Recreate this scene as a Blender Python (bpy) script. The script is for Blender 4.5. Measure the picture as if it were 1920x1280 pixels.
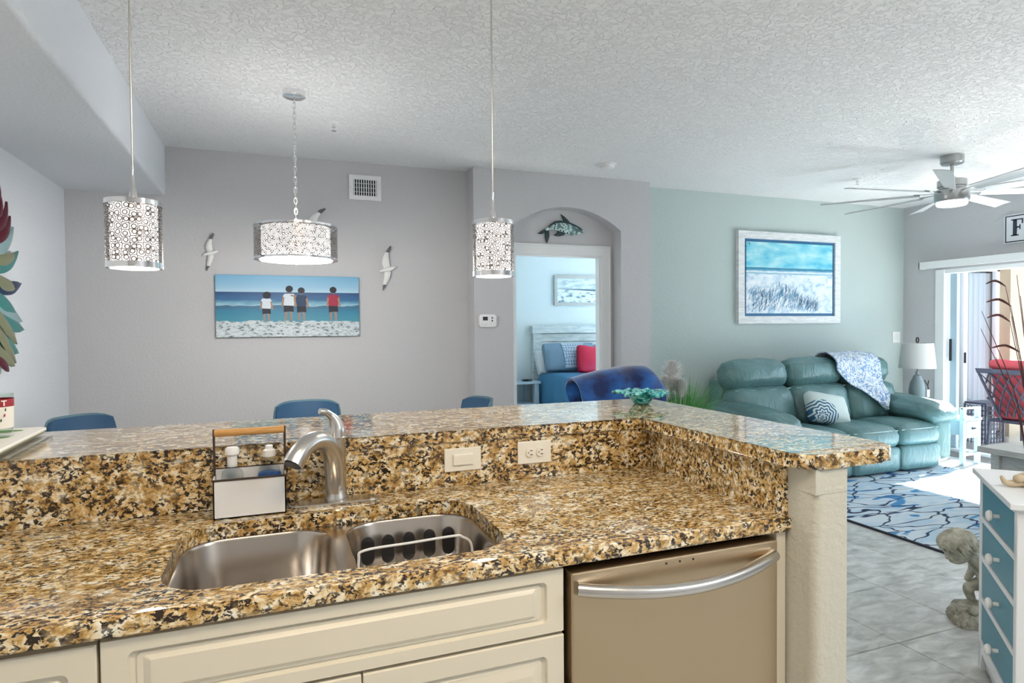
import bpy, bmesh, math, random
from mathutils import Matrix, Vector
random.seed(7)
for o in list(bpy.data.objects): bpy.data.objects.remove(o)
S = bpy.context.scene
COL = S.collection
R = math.radians
PI = math.pi

# ------------------------------------------------------------------ camera
cam = bpy.data.cameras.new('camera'); camo = bpy.data.objects.new('camera', cam); COL.objects.link(camo)
cam.sensor_width = 36.0; cam.lens = 1169.58/1920*36; cam.clip_start = 0.02; cam.clip_end = 200
camo.matrix_world = (Matrix.Translation((0, 0, 1.3921)) @ Matrix.Rotation(R(-20.8466), 4, 'Z')
                     @ Matrix.Rotation(R(90-1.3391), 4, 'X') @ Matrix.Rotation(R(-0.4723), 4, 'Z'))
S.camera = camo
# ------------------------------------------------------------------ world, sun, exposure
W = bpy.data.worlds.new('sky'); S.world = W; W.use_nodes = True
bg = W.node_tree.nodes['Background']; bg.inputs[0].default_value = (0.68, 0.85, 1.0, 1); bg.inputs[1].default_value = 3.2
sl = bpy.data.lights.new('sun', 'SUN'); sl.energy = 55; sl.angle = R(0.6); sl.color = (1, .96, .9)
so = bpy.data.objects.new('sun', sl); COL.objects.link(so); so.location = (12, 8, 9)
so.rotation_euler = Vector((-4.25, -1.10, -2.60)).to_track_quat('-Z', 'Y').to_euler()
S.view_settings.view_transform = 'Standard'; S.view_settings.look = 'None'
S.view_settings.exposure = 0.10; S.view_settings.gamma = 1.0; S.view_settings.use_curve_mapping = False
def area(name, loc, size, power, color, direction, portal=False):
    l = bpy.data.lights.new(name, 'AREA'); l.shape = 'RECTANGLE'; l.size, l.size_y = size; l.energy = power; l.color = color
    o = bpy.data.objects.new(name, l); COL.objects.link(o); o.location = loc
    o.rotation_euler = Vector(direction).to_track_quat('-Z', 'Y').to_euler()
    if portal: l.cycles.is_portal = True
    return o
area('slider_daylight_portal', (6.98, 3.0, 1.0), (3.6, 2.0), 1, (1, 1, 1), (-1, 0, 0), True)
area('bedroom_daylight_portal', (6.98, 7.3, 1.4), (2.4, 2.2), 1, (1, 1, 1), (-1, 0, 0), True)
# kitchen fixture and an added hall fill light behind the camera; lenses further down
area('kitchen_ceiling_light', (0.35, 0.1, 2.655), (1.2, 0.5), 26, (1.0, .80, .55), (0, 0, -1))
area('hall_fill_light', (2.6, -0.6, 2.655), (1.2, 0.5), 42, (.93, .97, 1.0), (0, 0, -1))

# ------------------------------------------------------------------ materials
M = {}
def mat(name, col=(.8, .8, .8), rough=.5, metal=0.0, **k):
    m = bpy.data.materials.new(name); m.use_nodes = True
    b = m.node_tree.nodes['Principled BSDF']
    b.inputs['Base Color'].default_value = (*col, 1); b.inputs['Roughness'].default_value = rough; b.inputs['Metallic'].default_value = metal
    for a, v in k.items():
        b.inputs[a.replace('_', ' ')].default_value = v
    M[name] = m
    return m
def N(m, t, **k):
    n = m.node_tree.nodes.new(t)
    for a, v in k.items(): setattr(n, a, v)
    return n
def L(m, a, b): m.node_tree.links.new(a, b)
def bsdf(m): return m.node_tree.nodes['Principled BSDF']
def coord(m, kind='pos', scale=(1, 1, 1), rot=(0, 0, 0)):
    if kind == 'pos': out = N(m, 'ShaderNodeNewGeometry').outputs['Position']
    else: out = N(m, 'ShaderNodeTexCoord').outputs[{'obj': 'Object', 'uv': 'UV'}[kind]]
    mp = N(m, 'ShaderNodeMapping'); mp.inputs['Scale'].default_value = scale; mp.inputs['Rotation'].default_value = rot
    L(m, out, mp.inputs[0]); return mp.outputs[0]
def noise(m, vec, scale, detail=3, rough=.5, dist=0):
    n = N(m, 'ShaderNodeTexNoise'); n.inputs['Scale'].default_value = scale; n.inputs['Detail'].default_value = detail
    n.inputs['Roughness'].default_value = rough; n.inputs['Distortion'].default_value = dist; L(m, vec, n.inputs['Vector']); return n.outputs['Fac']
def ramp(m, fac, stops, interp='LINEAR'):
    r = N(m, 'ShaderNodeValToRGB'); r.color_ramp.interpolation = interp
    e = r.color_ramp.elements
    while len(e) < len(stops): e.new(.5)
    for i, (p, c) in enumerate(stops):
        e[i].position = p; e[i].color = (*c, 1) if len(c) == 3 else c
    L(m, fac, r.inputs[0]); return r.outputs['Color']
def mix(m, fac, a, b, mode='MIX'):
    x = N(m, 'ShaderNodeMix', data_type='RGBA', blend_type=mode)
    for s, v in ((0, fac), (6, a), (7, b)):
        if isinstance(v, (int, float)): x.inputs[s].default_value = v
        elif isinstance(v, tuple): x.inputs[s].default_value = (*v, 1)
        else: L(m, v, x.inputs[s])
    return x.outputs[2]
def math_(m, op, a, b=None, c=None):
    n = N(m, 'ShaderNodeMath', operation=op)
    for i, v in enumerate((a, b, c)):
        if v is None: continue
        if isinstance(v, (int, float)): n.inputs[i].default_value = v
        else: L(m, v, n.inputs[i])
    return n.outputs[0]
def sep(m, vec):
    n = N(m, 'ShaderNodeSeparateXYZ'); L(m, vec, n.inputs[0]); return n.outputs
def bump(m, h, strength=.3, dist=.01):
    b = N(m, 'ShaderNodeBump'); b.inputs['Strength'].default_value = strength; b.inputs['Distance'].default_value = dist
    L(m, h, b.inputs['Height']); L(m, b.outputs[0], bsdf(m).inputs['Normal'])
def setcol(m, c): L(m, c, bsdf(m).inputs['Base Color'])
BW = ((.0, (0, 0, 0)), (1, (1, 1, 1)))

def plaster(name, col, scale=55, st=.6, dist=.007):
    m = mat(name, col, .75); v = coord(m)
    bump(m, noise(m, v, scale, 3, .6), st, dist); return m
plaster('wall_grey', (.56, .56, .58)); plaster('wall_teal', (.50, .59, .58)); plaster('wall_white', (.70, .73, .77))
plaster('wall_cream', (.60, .585, .50), 60, .5); plaster('bedroom_paint', (.70, .79, .81)); plaster('stucco', (.42, .37, .27), 80, .6)
m = mat('ceiling_knockdown', (.88, .89, .90), .85); v = coord(m)
n1 = noise(m, v, 30, 4, .55, .6); h = ramp(m, n1, ((.46, (0, 0, 0)), (.54, (1, 1, 1)))); bump(m, h, .8, .008)
mat('white_trim', (.82, .84, .85), .35); mat('white_plastic', (.85, .86, .86), .35); mat('ivory_plastic', (.86, .83, .74), .35)
mat('chrome', (.85, .85, .86), .12, 1.0); mat('dark_hole', (.01, .01, .01), .8); mat('black_metal', (.02, .02, .022), .4, .3)
m = mat('brushed_nickel', (.62, .60, .57), .26, 1.0)
m = mat('stainless', (.54, .42, .28), .36, 1.0); v = coord(m, 'pos', (6, 6, 220)); bump(m, noise(m, v, 3, 2), .04, .002)
m = mat('sink_steel', (.52, .47, .42), .22, 1.0)
mat('fan_nickel', (.42, .43, .43), .3, 1.0); mat('fan_blade_paint', (.50, .52, .53), .4, .4)
# granite
def granite():
    m = mat('granite', (.6, .4, .2), .09, 0, Coat_Weight=.5, Coat_Roughness=.05, Coat_IOR=1.45); v = coord(m, 'pos', (1, 1, 1))
    v2 = coord(m, 'pos', (.75, 1.15, 1), (0, 0, .5))
    base = ramp(m, noise(m, v2, 42, 6, .66, .4), ((.31, (.13, .06, .02)), (.41, (.43, .25, .07)), (.49, (.65, .43, .17)), (.565, (.86, .74, .50)), (.66, (.97, .94, .85))))
    fl = ramp(m, noise(m, v2, 105, 4, .6, .5), ((.505, (0, 0, 0)), (.53, (1, 1, 1))))
    fl2 = ramp(m, noise(m, v, 20, 3, .6), ((.34, (0, 0, 0)), (.52, (1, 1, 1))))
    f = math_(m, 'MULTIPLY', fl, math_(m, 'ADD', math_(m, 'MULTIPLY', fl2, .6), .4))
    c = mix(m, f, base, (.028, .016, .008))
    wh = ramp(m, noise(m, v, 150, 2, .5), ((.63, (0, 0, 0)), (.69, (1, 1, 1))))
    c = mix(m, math_(m, 'MULTIPLY', wh, .55), c, (.92, .86, .74))
    setcol(m, c)
granite()
mat('cabinet_cream', (.74, .69, .57), .28)
def wood(name, c1, c2, scale=(3, 3, 26), rough=.5):
    m = mat(name, c1, rough); v = coord(m, 'obj', scale); setcol(m, ramp(m, noise(m, v, 3, 5, .6, .5), ((.35, c1), (.65, c2)))); return m
wood('whitewashed_wood', (.62, .66, .68), (.86, .88, .88), (3, 3, 34)); wood('handle_wood', (.52, .26, .07), (.66, .36, .12), (4, 30, 30))
wood('grey_wood', (.42, .43, .41), (.56, .57, .54), (30, 3, 30)); wood('headboard_wood', (.42, .52, .55), (.74, .80, .80), (2, 2, 22))
mat('white_paint', (.84, .86, .88), .3); mat('teal_paint', (.055, .25, .34), .35); mat('pale_blue_paint', (.42, .56, .66), .4)
m = mat('teal_leather', (.115, .235, .245), .30); v = coord(m, 'pos', (1.6, 1, .6)); bump(m, noise(m, v, 8, 3, .5, 1.6), .30, .035)
mat('leather_stitch', (.45, .62, .62), .6)
mat('blue_fabric', (.02, .072, .15), .7); mat('chair_shell', (.10, .19, .24), .5)
m = mat('navy_plush', (.012, .045, .17), .85, 0.0, Sheen_Weight=.8, Sheen_Roughness=.4); v = coord(m)
setcol(m, ramp(m, noise(m, v, 6, 3), ((.38, (.004, .018, .10)), (.62, (.015, .12, .42)))))
mat('comforter_blue', (.06, .22, .40), .75); mat('grey_blue_cloth', (.17, .27, .37), .6); mat('red_cloth', (.62, .01, .05), .6); mat('white_cloth', (.75, .78, .8), .8)
m = mat('quilted_cloth', (.25, .36, .48), .6); v = coord(m, 'obj', (34, 34, 34), (0, R(45), 0)); ck = N(m, 'ShaderNodeTexChecker'); ck.inputs['Scale'].default_value = 1
L(m, v, ck.inputs[0]); setcol(m, mix(m, ck.outputs['Fac'], (.20, .30, .42), (.50, .58, .66)))
m = mat('paisley_throw', (.7, .75, .8), .85); v = coord(m)
a_ = ramp(m, noise(m, v, 17, 3, .55, 2.4), ((.47, (0, 0, 0)), (.52, (1, 1, 1)))); b_ = ramp(m, noise(m, v, 40, 2, .5, 1.5), ((.52, (0, 0, 0)), (.57, (1, 1, 1))))
setcol(m, mix(m, b_, mix(m, a_, (.74, .80, .84), (.16, .30, .55)), (.60, .66, .70)))
m = mat('mandala_cloth', (.6, .7, .7), .8); o_ = sep(m, coord(m, 'obj'))
dd = math_(m, 'SQRT', math_(m, 'ADD', math_(m, 'POWER', math_(m, 'ADD', o_[0], .13), 2), math_(m, 'POWER', math_(m, 'ADD', o_[2], .13), 2)))
an = math_(m, 'ARCTAN2', math_(m, 'ADD', o_[2], .13), math_(m, 'ADD', o_[0], .13))
ri = math_(m, 'SINE', math_(m, 'ADD', math_(m, 'MULTIPLY', dd, 190), math_(m, 'MULTIPLY', math_(m, 'SINE', math_(m, 'MULTIPLY', an, 10)), 1.6)))
dk = math_(m, 'MULTIPLY', math_(m, 'GREATER_THAN', ri, .1), math_(m, 'LESS_THAN', dd, .17))
setcol(m, mix(m, dk, (.60, .71, .71), (.03, .12, .24)))
# floor tile
m = mat('stone_tile', (.5, .52, .51), .32); v = coord(m); oi = N(m, 'ShaderNodeObjectInfo')
c = ramp(m, noise(m, coord(m, 'pos', (1, 2.2, 1), (0, 0, .5)), 7, 6, .62, .5), ((.3, (.32, .335, .33)), (.5, (.54, .56, .55)), (.68, (.74, .76, .75))))
setcol(m, mix(m, math_(m, 'MULTIPLY', oi.outputs['Random'], .18), c, (.42, .44, .44)))
mat('grout', (.17, .165, .155), .9)
# rug
m = mat('rug_pile', (.7, .8, .9), .95); v = coord(m, 'pos', (.85, 2.3, 1), (0, 0, .62))
vo = N(m, 'ShaderNodeTexVoronoi', feature='DISTANCE_TO_EDGE'); vo.inputs['Scale'].default_value = 2.4
nd = N(m, 'ShaderNodeTexNoise'); nd.inputs['Scale'].default_value = 2.2; nd.inputs['Detail'].default_value = 2; L(m, v, nd.inputs['Vector'])
vm = N(m, 'ShaderNodeMixRGB', blend_type='ADD'); vm.inputs[0].default_value = .55; L(m, v, vm.inputs[1]); L(m, nd.outputs['Color'], vm.inputs[2]); L(m, vm.outputs[0], vo.inputs['Vector'])
ln = ramp(m, vo.outputs['Distance'], ((.016, (1, 1, 1)), (.034, (0, 0, 0))))
pt = ramp(m, noise(m, v, 1.9, 2, .5, 1.8), ((.61, (0, 0, 0)), (.64, (1, 1, 1))))
lt = ramp(m, noise(m, v, 3.2, 2, .5, 1.2), ((.42, (.62, .72, .80)), (.6, (.46, .62, .76))))
c = mix(m, pt, lt, (.06, .26, .55)); c = mix(m, ln, c, (.012, .035, .10)); setcol(m, c)
bump(m, noise(m, coord(m), 400, 2), .4, .004)
# glass, emission
def clear_glass(name, col, refl=.12):
    m = bpy.data.materials.new(name); m.use_nodes = True; nt = m.node_tree; nt.nodes.clear()
    o = nt.nodes.new('ShaderNodeOutputMaterial'); t = nt.nodes.new('ShaderNodeBsdfTransparent'); g = nt.nodes.new('ShaderNodeBsdfGlossy'); x = nt.nodes.new('ShaderNodeMixShader')
    t.inputs[0].default_value = (*col, 1); g.inputs['Roughness'].default_value = .02; f = nt.nodes.new('ShaderNodeLayerWeight'); f.inputs[0].default_value = .5
    pw = nt.nodes.new('ShaderNodeMath'); pw.operation = 'POWER'; pw.inputs[1].default_value = 3.0; nt.links.new(f.outputs['Facing'], pw.inputs[0]); ml = nt.nodes.new('ShaderNodeMath'); ml.operation = 'MULTIPLY'; ml.inputs[1].default_value = .45; nt.links.new(pw.outputs[0], ml.inputs[0]); nt.links.new(ml.outputs[0], x.inputs[0]); nt.links.new(t.outputs[0], x.inputs[1]); nt.links.new(g.outputs[0], x.inputs[2]); nt.links.new(x.outputs[0], o.inputs[0]); M[name] = m
clear_glass('pane_glass', (.95, .98, 1)); clear_glass('clear_plastic', (.86, .88, .88)); clear_glass('tumbler_glass', (.93, .96, .94))
mat('blue_soap', (.02, .16, .55), .1, 0, Transmission_Weight=.4)
m = mat('aqua_glass', (.03, .50, .55), .06, 0, Transmission_Weight=.45, IOR=1.45); bsdf(m)
v = coord(m); setcol(m, ramp(m, noise(m, v, 38, 2, .5, 1.5), ((.38, (.0, .16, .20)), (.48, (.03, .55, .58)), (.58, (.45, .95, .93)))))
def emit(name, col, s):
    m = mat(name, (.9, .9, .9), .5); b = bsdf(m); b.inputs['Emission Color'].default_value = (*col, 1); b.inputs['Emission Strength'].default_value = s
emit('lamp_diffuser', (1, .97, .94), 1.05); emit('lamp_lens', (1, 1, 1), 2.5); emit('fan_lens', (.95, .98, 1), 1.6); emit('ceiling_lens', (1, .95, .88), 3.0)
# perforated chrome sleeve
def perforated(name, scale, lo, hi, rad):
    m = mat(name, (.22, .18, .16), .25, .9); nt = m.node_tree; p_ = sep(m, coord(m, 'obj'))
    cv_ = N(m, 'ShaderNodeCombineXYZ'); L(m, math_(m, 'MULTIPLY', math_(m, 'ARCTAN2', p_[1], p_[0]), rad), cv_.inputs[0]); L(m, p_[2], cv_.inputs[1]); v = cv_.outputs[0]
    vo = N(m, 'ShaderNodeTexVoronoi', feature='F1', voronoi_dimensions='2D'); vo.inputs['Scale'].default_value = scale; vo.inputs['Randomness'].default_value = .5; L(m, v, vo.inputs['Vector'])
    ve = N(m, 'ShaderNodeTexVoronoi', feature='DISTANCE_TO_EDGE', voronoi_dimensions='2D'); ve.inputs['Scale'].default_value = scale; ve.inputs['Randomness'].default_value = .5; L(m, v, ve.inputs['Vector'])
    ring = math_(m, 'MULTIPLY', math_(m, 'GREATER_THAN', vo.outputs['Distance'], lo), math_(m, 'LESS_THAN', vo.outputs['Distance'], hi))
    solid = math_(m, 'MAXIMUM', ring, math_(m, 'LESS_THAN', ve.outputs['Distance'], .06))
    t = N(m, 'ShaderNodeBsdfTransparent'); x = N(m, 'ShaderNodeMixShader'); out = nt.nodes['Material Output']
    L(m, solid, x.inputs[0]); L(m, t.outputs[0], x.inputs[1]); L(m, bsdf(m).outputs[0], x.inputs[2]); L(m, x.outputs[0], out.inputs[0])
perforated('cut_metal_rings', 56, .25, .40, .0714); perforated('cut_metal_mesh', 58, .24, .40, .227)
mat('linen_shade', (.60, .60, .59), .9); v = coord(M['linen_shade'], 'pos', (1, 1, 1)); bump(M['linen_shade'], noise(M['linen_shade'], v, 260, 2), .4, .003)
mat('slate_ceramic', (.20, .25, .27), .4); mat('dark_brown', (.05, .03, .02), .5)
m = mat('garden_stone', (.42, .42, .35), .85); v = coord(m); setcol(m, ramp(m, noise(m, v, 22, 5, .6), ((.35, (.27, .27, .21)), (.65, (.52, .52, .44))))); bump(m, noise(m, v, 90, 4), .3, .004)
m = mat('rock_stone', (.3, .29, .24), .9); v = coord(m); setcol(m, ramp(m, noise(m, v, 40, 5, .7), ((.35, (.17, .165, .13)), (.65, (.46, .45, .38))))); bump(m, noise(m, v, 60, 4), .8, .01)
mat('tan_resin', (.56, .45, .30), .5)
mat('grass_green', (.06, .32, .05), .6); mat('grass_pale', (.36, .52, .28), .6); mat('plume_white', (.93, .92, .90), .95); mat('reed_red', (.10, .025, .02), .7); mat('pot_grey', (.35, .36, .36), .6)
mat('patio_metal', (.10, .11, .16), .45, .2); mat('patio_red', (.62, .10, .12), .8); mat('sheer_white', (.62, .64, .65), .8, 0, Transmission_Weight=0.0)
m = M['sheer_white']; tl = N(m, 'ShaderNodeBsdfTranslucent'); tl.inputs[0].default_value = (.5, .53, .55, 1); x = N(m, 'ShaderNodeMixShader'); x.inputs[0].default_value = .5
L(m, bsdf(m).outputs[0], x.inputs[1]); L(m, tl.outputs[0], x.inputs[2]); L(m, x.outputs[0], m.node_tree.nodes['Material Output'].inputs[0])
mat('lanai_floor', (.40, .40, .39), .28, 0, Coat_Weight=1.0, Coat_Roughness=.22, Coat_IOR=1.8)
mat('sign_white', (.72, .74, .78), .6); mat('sign_ink', (.02, .03, .045), .6)
mat('gull_white', (.80, .81, .80), .5); mat('gull_grey', (.16, .16, .17), .5)
m = mat('dolphin_metal', (.4, .6, .58), .35, .3); v = coord(m, 'obj'); oz = sep(m, v)
vo = N(m, 'ShaderNodeTexVoronoi', feature='F1'); vo.inputs['Scale'].default_value = 25; L(m, v, vo.inputs['Vector'])
c = ramp(m, vo.outputs['Distance'], ((.20, (.02, .03, .035)), (.26, (.68, .82, .80)), (.5, (.45, .66, .64)), (.66, (.14, .22, .23))))
setcol(m, c); mat('dolphin_dark', (.03, .055, .06), .35, .3)
for nme, c in (('leaf_teal', (.05, .24, .23)), ('leaf_bronze', (.24, .25, .15)), ('leaf_navy', (.012, .035, .10)), ('leaf_wine', (.10, .006, .02)), ('leaf_silver', (.28, .42, .44))): mat(nme, c, .35, .3)
mat('print_skin', (.35, .22, .16), .6); mat('print_dark', (.012, .016, .03), .6); mat('print_white', (.66, .74, .82), .6); mat('print_red', (.35, .02, .06), .6); mat('print_navy', (.02, .05, .11), .6); mat('print_ink_blue', (.05, .22, .42), .6)
mat('liner_blue', (.03, .16, .33), .5); mat('tray_white', (.78, .76, .70), .35); mat('tray_olive', (.30, .27, .13), .5); mat('leaf_print', (.14, .27, .08), .6); mat('band_red', (.30, .02, .03), .4); mat('letter_white', (.85, .83, .78), .4)
# prints
def art(name, zs, extra=None):
    m = mat(name, (.5, .5, .5), .5); v = coord(m, 'obj'); o = sep(m, v); return m, v, o
m, v, o = art('kids_beach_print', None)          # object z spans -.24..+.24
wob = math_(m, 'MULTIPLY', math_(m, 'SUBTRACT', noise(m, coord(m, 'obj', (3, 3, 14)), 3, 4), .5), .05)
z = math_(m, 'ADD', o[2], wob); zn = math_(m, 'ADD', math_(m, 'DIVIDE', z, .48), .5); zs_ = math_(m, 'ADD', math_(m, 'DIVIDE', o[2], .48), .5)
sea = ramp(m, zn, ((0, (.05, .30, .40)), (.30, (.04, .25, .36)), (.42, (.02, .20, .34)), (.50, (.03, .12, .22)), (.515, (.30, .52, .62)), (.555, (.12, .32, .48)), (.60, (.02, .13, .30)), (.73, (.008, .06, .19))))
sky = ramp(m, zs_, ((.73, (.42, .62, .76)), (.82, (.26, .50, .70)), (1, (.16, .40, .62))))
sand = ramp(m, noise(m, coord(m, 'obj', (1, 1, 2.4)), 34, 4, .6), ((.36, (.10, .13, .15)), (.44, (.48, .56, .60)), (.7, (.70, .76, .80))))
c = mix(m, math_(m, 'GREATER_THAN', zs_, .725), sea, sky); c = mix(m, math_(m, 'LESS_THAN', zn, .255), c, sand); setcol(m, c)
m, v, o = art('dune_print', None)                # z -.40..+.40
zn = math_(m, 'ADD', math_(m, 'DIVIDE', o[2], .80), .5)
sky = ramp(m, noise(m, coord(m, 'obj', (1.2, 1, 3.2)), 3.2, 4, .55), ((.36, (.10, .55, .76)), (.55, (.30, .72, .82)), (.72, (.66, .88, .92))))
sea = ramp(m, math_(m, 'ADD', zn, math_(m, 'MULTIPLY', math_(m, 'SUBTRACT', noise(m, coord(m, 'obj', (2, 1, 10)), 6, 3), .5), .03)), ((.54, (.75, .86, .92)), (.56, (.18, .46, .62)), (.575, (.85, .92, .95)), (.60, (.10, .40, .60)), (.62, (.02, .18, .32)), (.64, (.16, .5, .66))))
sand = ramp(m, noise(m, coord(m, 'obj', (1, 1, 1.4)), 9, 5, .6, .5), ((.34, (.34, .55, .72)), (.48, (.72, .83, .90)), (.7, (.86, .92, .95))))
c = mix(m, math_(m, 'GREATER_THAN', zn, .635), sea, sky); c = mix(m, math_(m, 'LESS_THAN', zn, .545), c, sand); setcol(m, c)
m, v, o = art('bedroom_print', None)             # z -.19..+.19
zn = math_(m, 'ADD', math_(m, 'DIVIDE', o[2], .38), .5)
sky = ramp(m, noise(m, coord(m, 'obj', (1, 1, 4)), 5, 4, .6), ((.35, (.30, .42, .48)), (.6, (.75, .85, .89))))
sand = ramp(m, noise(m, coord(m, 'obj', (1, 1, 3)), 8, 5, .6, .5), ((.36, (.12, .20, .26)), (.46, (.70, .80, .85)), (.7, (.86, .92, .94))))
c = mix(m, math_(m, 'GREATER_THAN', zn, .55), (.10, .17, .22), sky); c = mix(m, math_(m, 'LESS_THAN', math_(m, 'ADD', zn, math_(m, 'MULTIPLY', o[0], .12)), .50), c, sand); setcol(m, c)

# ------------------------------------------------------------------ helpers
def link(o, parent=None):
    COL.objects.link(o)
    if parent is not None: o.parent = parent
    return o
def tag(o, label, cat, group=None):
    o['label'] = label; o['category'] = cat
    if group: o['group'] = group
    return o
def thing(name, label, cat, loc=(0, 0, 0), rz=0, group=None):
    o = bpy.data.objects.new(name, None); o.empty_display_size = .05; link(o); o.location = loc; o.rotation_euler = (0, 0, rz)
    return tag(o, label, cat, group)
def struct(o): o['kind'] = 'structure'; return o
def obj(name, bm, m, parent=None, smooth=False, org=None, shift=None):
    """org: world point used as the object's origin (verts are given in world coordinates)."""
    if org is not None: bmesh.ops.translate(bm, verts=bm.verts, vec=-Vector(org))
    bmesh.ops.recalc_face_normals(bm, faces=bm.faces)
    me = bpy.data.meshes.new(name); bm.to_mesh(me); bm.free()
    ms = m if isinstance(m, (list, tuple)) else [m]
    for x in ms: me.materials.append(M[x])
    if smooth:
        me.polygons.foreach_set('use_smooth', [True]*len(me.polygons))
        try: me.set_sharp_from_angle(angle=R(42 if smooth is True else smooth))
        except Exception: pass
    o = bpy.data.objects.new(name, me); link(o, parent)
    if org is not None: o.location = org
    return o
def P(name, bm, m, root, smooth=False):
    """part whose verts are in world coordinates; root is an unrotated Empty."""
    base = Vector(root.location); par = root.parent
    while par is not None: base += Vector(par.location); par = par.parent
    bmesh.ops.translate(bm, verts=bm.verts, vec=-base)
    return obj(name, bm, m, root, smooth)
def bx(lo, hi, bev=0, seg=2, bm=None):
    b = bmesh.new(); r = bmesh.ops.create_cube(b, size=1)
    for v in b.verts: v.co = Vector([lo[i]+(hi[i]-lo[i])*(v.co[i]+.5) for i in range(3)])
    if bev: bmesh.ops.bevel(b, geom=list(b.edges), offset=bev, segments=seg, affect='EDGES', profile=.5)
    return join(bm, b)
def join(a, b):
    if a is None: return b
    me = bpy.data.meshes.new('t'); b.to_mesh(me); b.free(); a.from_mesh(me); bpy.data.meshes.remove(me); return a
def lathe(prof, c=(0, 0, 0), n=32, bm=None, cap=True):
    b = bmesh.new(); rings = []
    for r, z in prof:
        if r < 1e-5: rings.append([b.verts.new((c[0], c[1], c[2]+z))])
        else: rings.append([b.verts.new((c[0]+r*math.cos(2*PI*i/n), c[1]+r*math.sin(2*PI*i/n), c[2]+z)) for i in range(n)])
    for A, B in zip(rings, rings[1:]):
        for i in range(n):
            j = (i+1) % n
            if len(A) == 1 and len(B) == 1: continue
            if len(A) == 1: b.faces.new((A[0], B[i], B[j]))
            elif len(B) == 1: b.faces.new((A[i], A[j], B[0]))
            else: b.faces.new((A[i], A[j], B[j], B[i]))
    if cap:
        for q in (rings[0], rings[-1]):
            if len(q) > 2: b.faces.new(q)
    return join(bm, b)
def tube(pts, r, n=8, bm=None, closed=False, flat=1.0):
    b = bmesh.new(); pts = [Vector(p) for p in pts]; k = len(pts)
    rs = r if isinstance(r, (list, tuple)) else [r]*k
    rings = []; up = None
    for i, p in enumerate(pts):
        if closed: t = pts[(i+1) % k]-pts[i-1]
        else: t = pts[min(i+1, k-1)]-pts[max(i-1, 0)]
        t.normalize()
        if up is None: up = Vector((0, 0, 1)) if abs(t.z) < .9 else Vector((0, 1, 0))
        s = t.cross(up).normalized(); up = s.cross(t).normalized()
        rings.append([b.verts.new(p+rs[i]*(math.cos(2*PI*j/n)*s+flat*math.sin(2*PI*j/n)*up)) for j in range(n)])
    for i in range(k if closed else k-1):
        A, B = rings[i], rings[(i+1) % k]
        for j in range(n): b.faces.new((A[j], A[(j+1) % n], B[(j+1) % n], B[j]))
    if not closed: b.faces.new(rings[0][::-1]); b.faces.new(rings[-1])
    return join(bm, b)
def bez(pts, n=8):
    """Catmull-Rom through points."""
    pts = [Vector(p) for p in pts]; out = []
    for i in range(len(pts)-1):
        p0, p1, p2, p3 = pts[max(i-1, 0)], pts[i], pts[i+1], pts[min(i+2, len(pts)-1)]
        for k in range(n):
            t = k/n; out.append(.5*((2*p1)+(p2-p0)*t+(2*p0-5*p1+4*p2-p3)*t*t+(3*p1-p0-3*p2+p3)*t**3))
    out.append(pts[-1]); return out
def lerp_list(vals, n):
    out = []
    for i in range(n):
        t = i/(n-1)*(len(vals)-1); a = min(int(t), len(vals)-2); out.append(vals[a]+(vals[a+1]-vals[a])*(t-a))
    return out
def prism(poly, a, b, axis='y', bm=None, bev=0):
    """poly of 2-D points; extruded from a to b along axis. y: (x,z); x: (y,z); z: (x,y)."""
    f = {'y': lambda p, t: (p[0], t, p[1]), 'x': lambda p, t: (t, p[0], p[1]), 'z': lambda p, t: (p[0], p[1], t)}[axis]
    q = bmesh.new(); A = [q.verts.new(f(p, a)) for p in poly]; B = [q.verts.new(f(p, b)) for p in poly]
    fa = q.faces.new(A); fb = q.faces.new(B[::-1]); n = len(poly)
    for i in range(n): q.faces.new((A[i], B[i], B[(i+1) % n], A[(i+1) % n]))
    if bev:
        bmesh.ops.bevel(q, geom=list(set(list(fa.edges)+list(fb.edges))), offset=bev, segments=2, affect='EDGES', profile=.5)
    if n > 4: bmesh.ops.triangulate(q, faces=[x for x in q.faces if len(x.verts) > 4])
    return join(bm, q)
def rrect(x0, x1, y0, y1, r, n=5):
    o = []
    for cx, cy, a in ((x1-r, y1-r, 0), (x0+r, y1-r, 90), (x0+r, y0+r, 180), (x1-r, y0+r, 270)):
        for i in range(n+1):
            t = R(a+90*i/n); o.append((cx+r*math.cos(t), cy+r*math.sin(t)))
    return o
def cushion(size, r, puff=(0, 0, 0), n=9, mtx=None, wr=0, seed=0):
    """rounded, puffed box centred on origin; mtx places it."""
    b = bmesh.new(); bmesh.ops.create_cube(b, size=2)
    bmesh.ops.subdivide_edges(b, edges=list(b.edges), cuts=n, use_grid_fill=True)
    h = [s/2 for s in size]; rn = random.Random(seed); ph = [rn.uniform(0, 6) for _ in range(6)]
    for v in b.verts:
        u = v.co.copy(); p = Vector([u[i]*h[i] for i in range(3)])
        inn = Vector([max(-(h[i]-min(r, h[i])), min(h[i]-min(r, h[i]), p[i])) for i in range(3)])
        d = p-inn
        if d.length > 1e-9:
            mx = max(abs(d[i]) for i in range(3)); p = inn+d.normalized()*min(mx, r) if mx > 0 else p
        q = [max(0, 1-u[i]*u[i]) for i in range(3)]
        p.x += puff[0]*u.x*q[1]*q[2]; p.y += puff[1]*u.y*q[0]*q[2]; p.z += puff[2]*u.z*q[0]*q[1]
        if wr: p += p.normalized()*wr*(math.sin(u.x*9+ph[0]+2*math.sin(u.z*4+ph[1]))*math.sin(u.z*5+u.y*4+ph[2]))
        v.co = p
    if mtx is not None: bmesh.ops.transform(b, matrix=mtx, verts=b.verts)
    return b
def T(x, y, z): return Matrix.Translation((x, y, z))
def RX(a): return Matrix.Rotation(R(a), 4, 'X')
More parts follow.
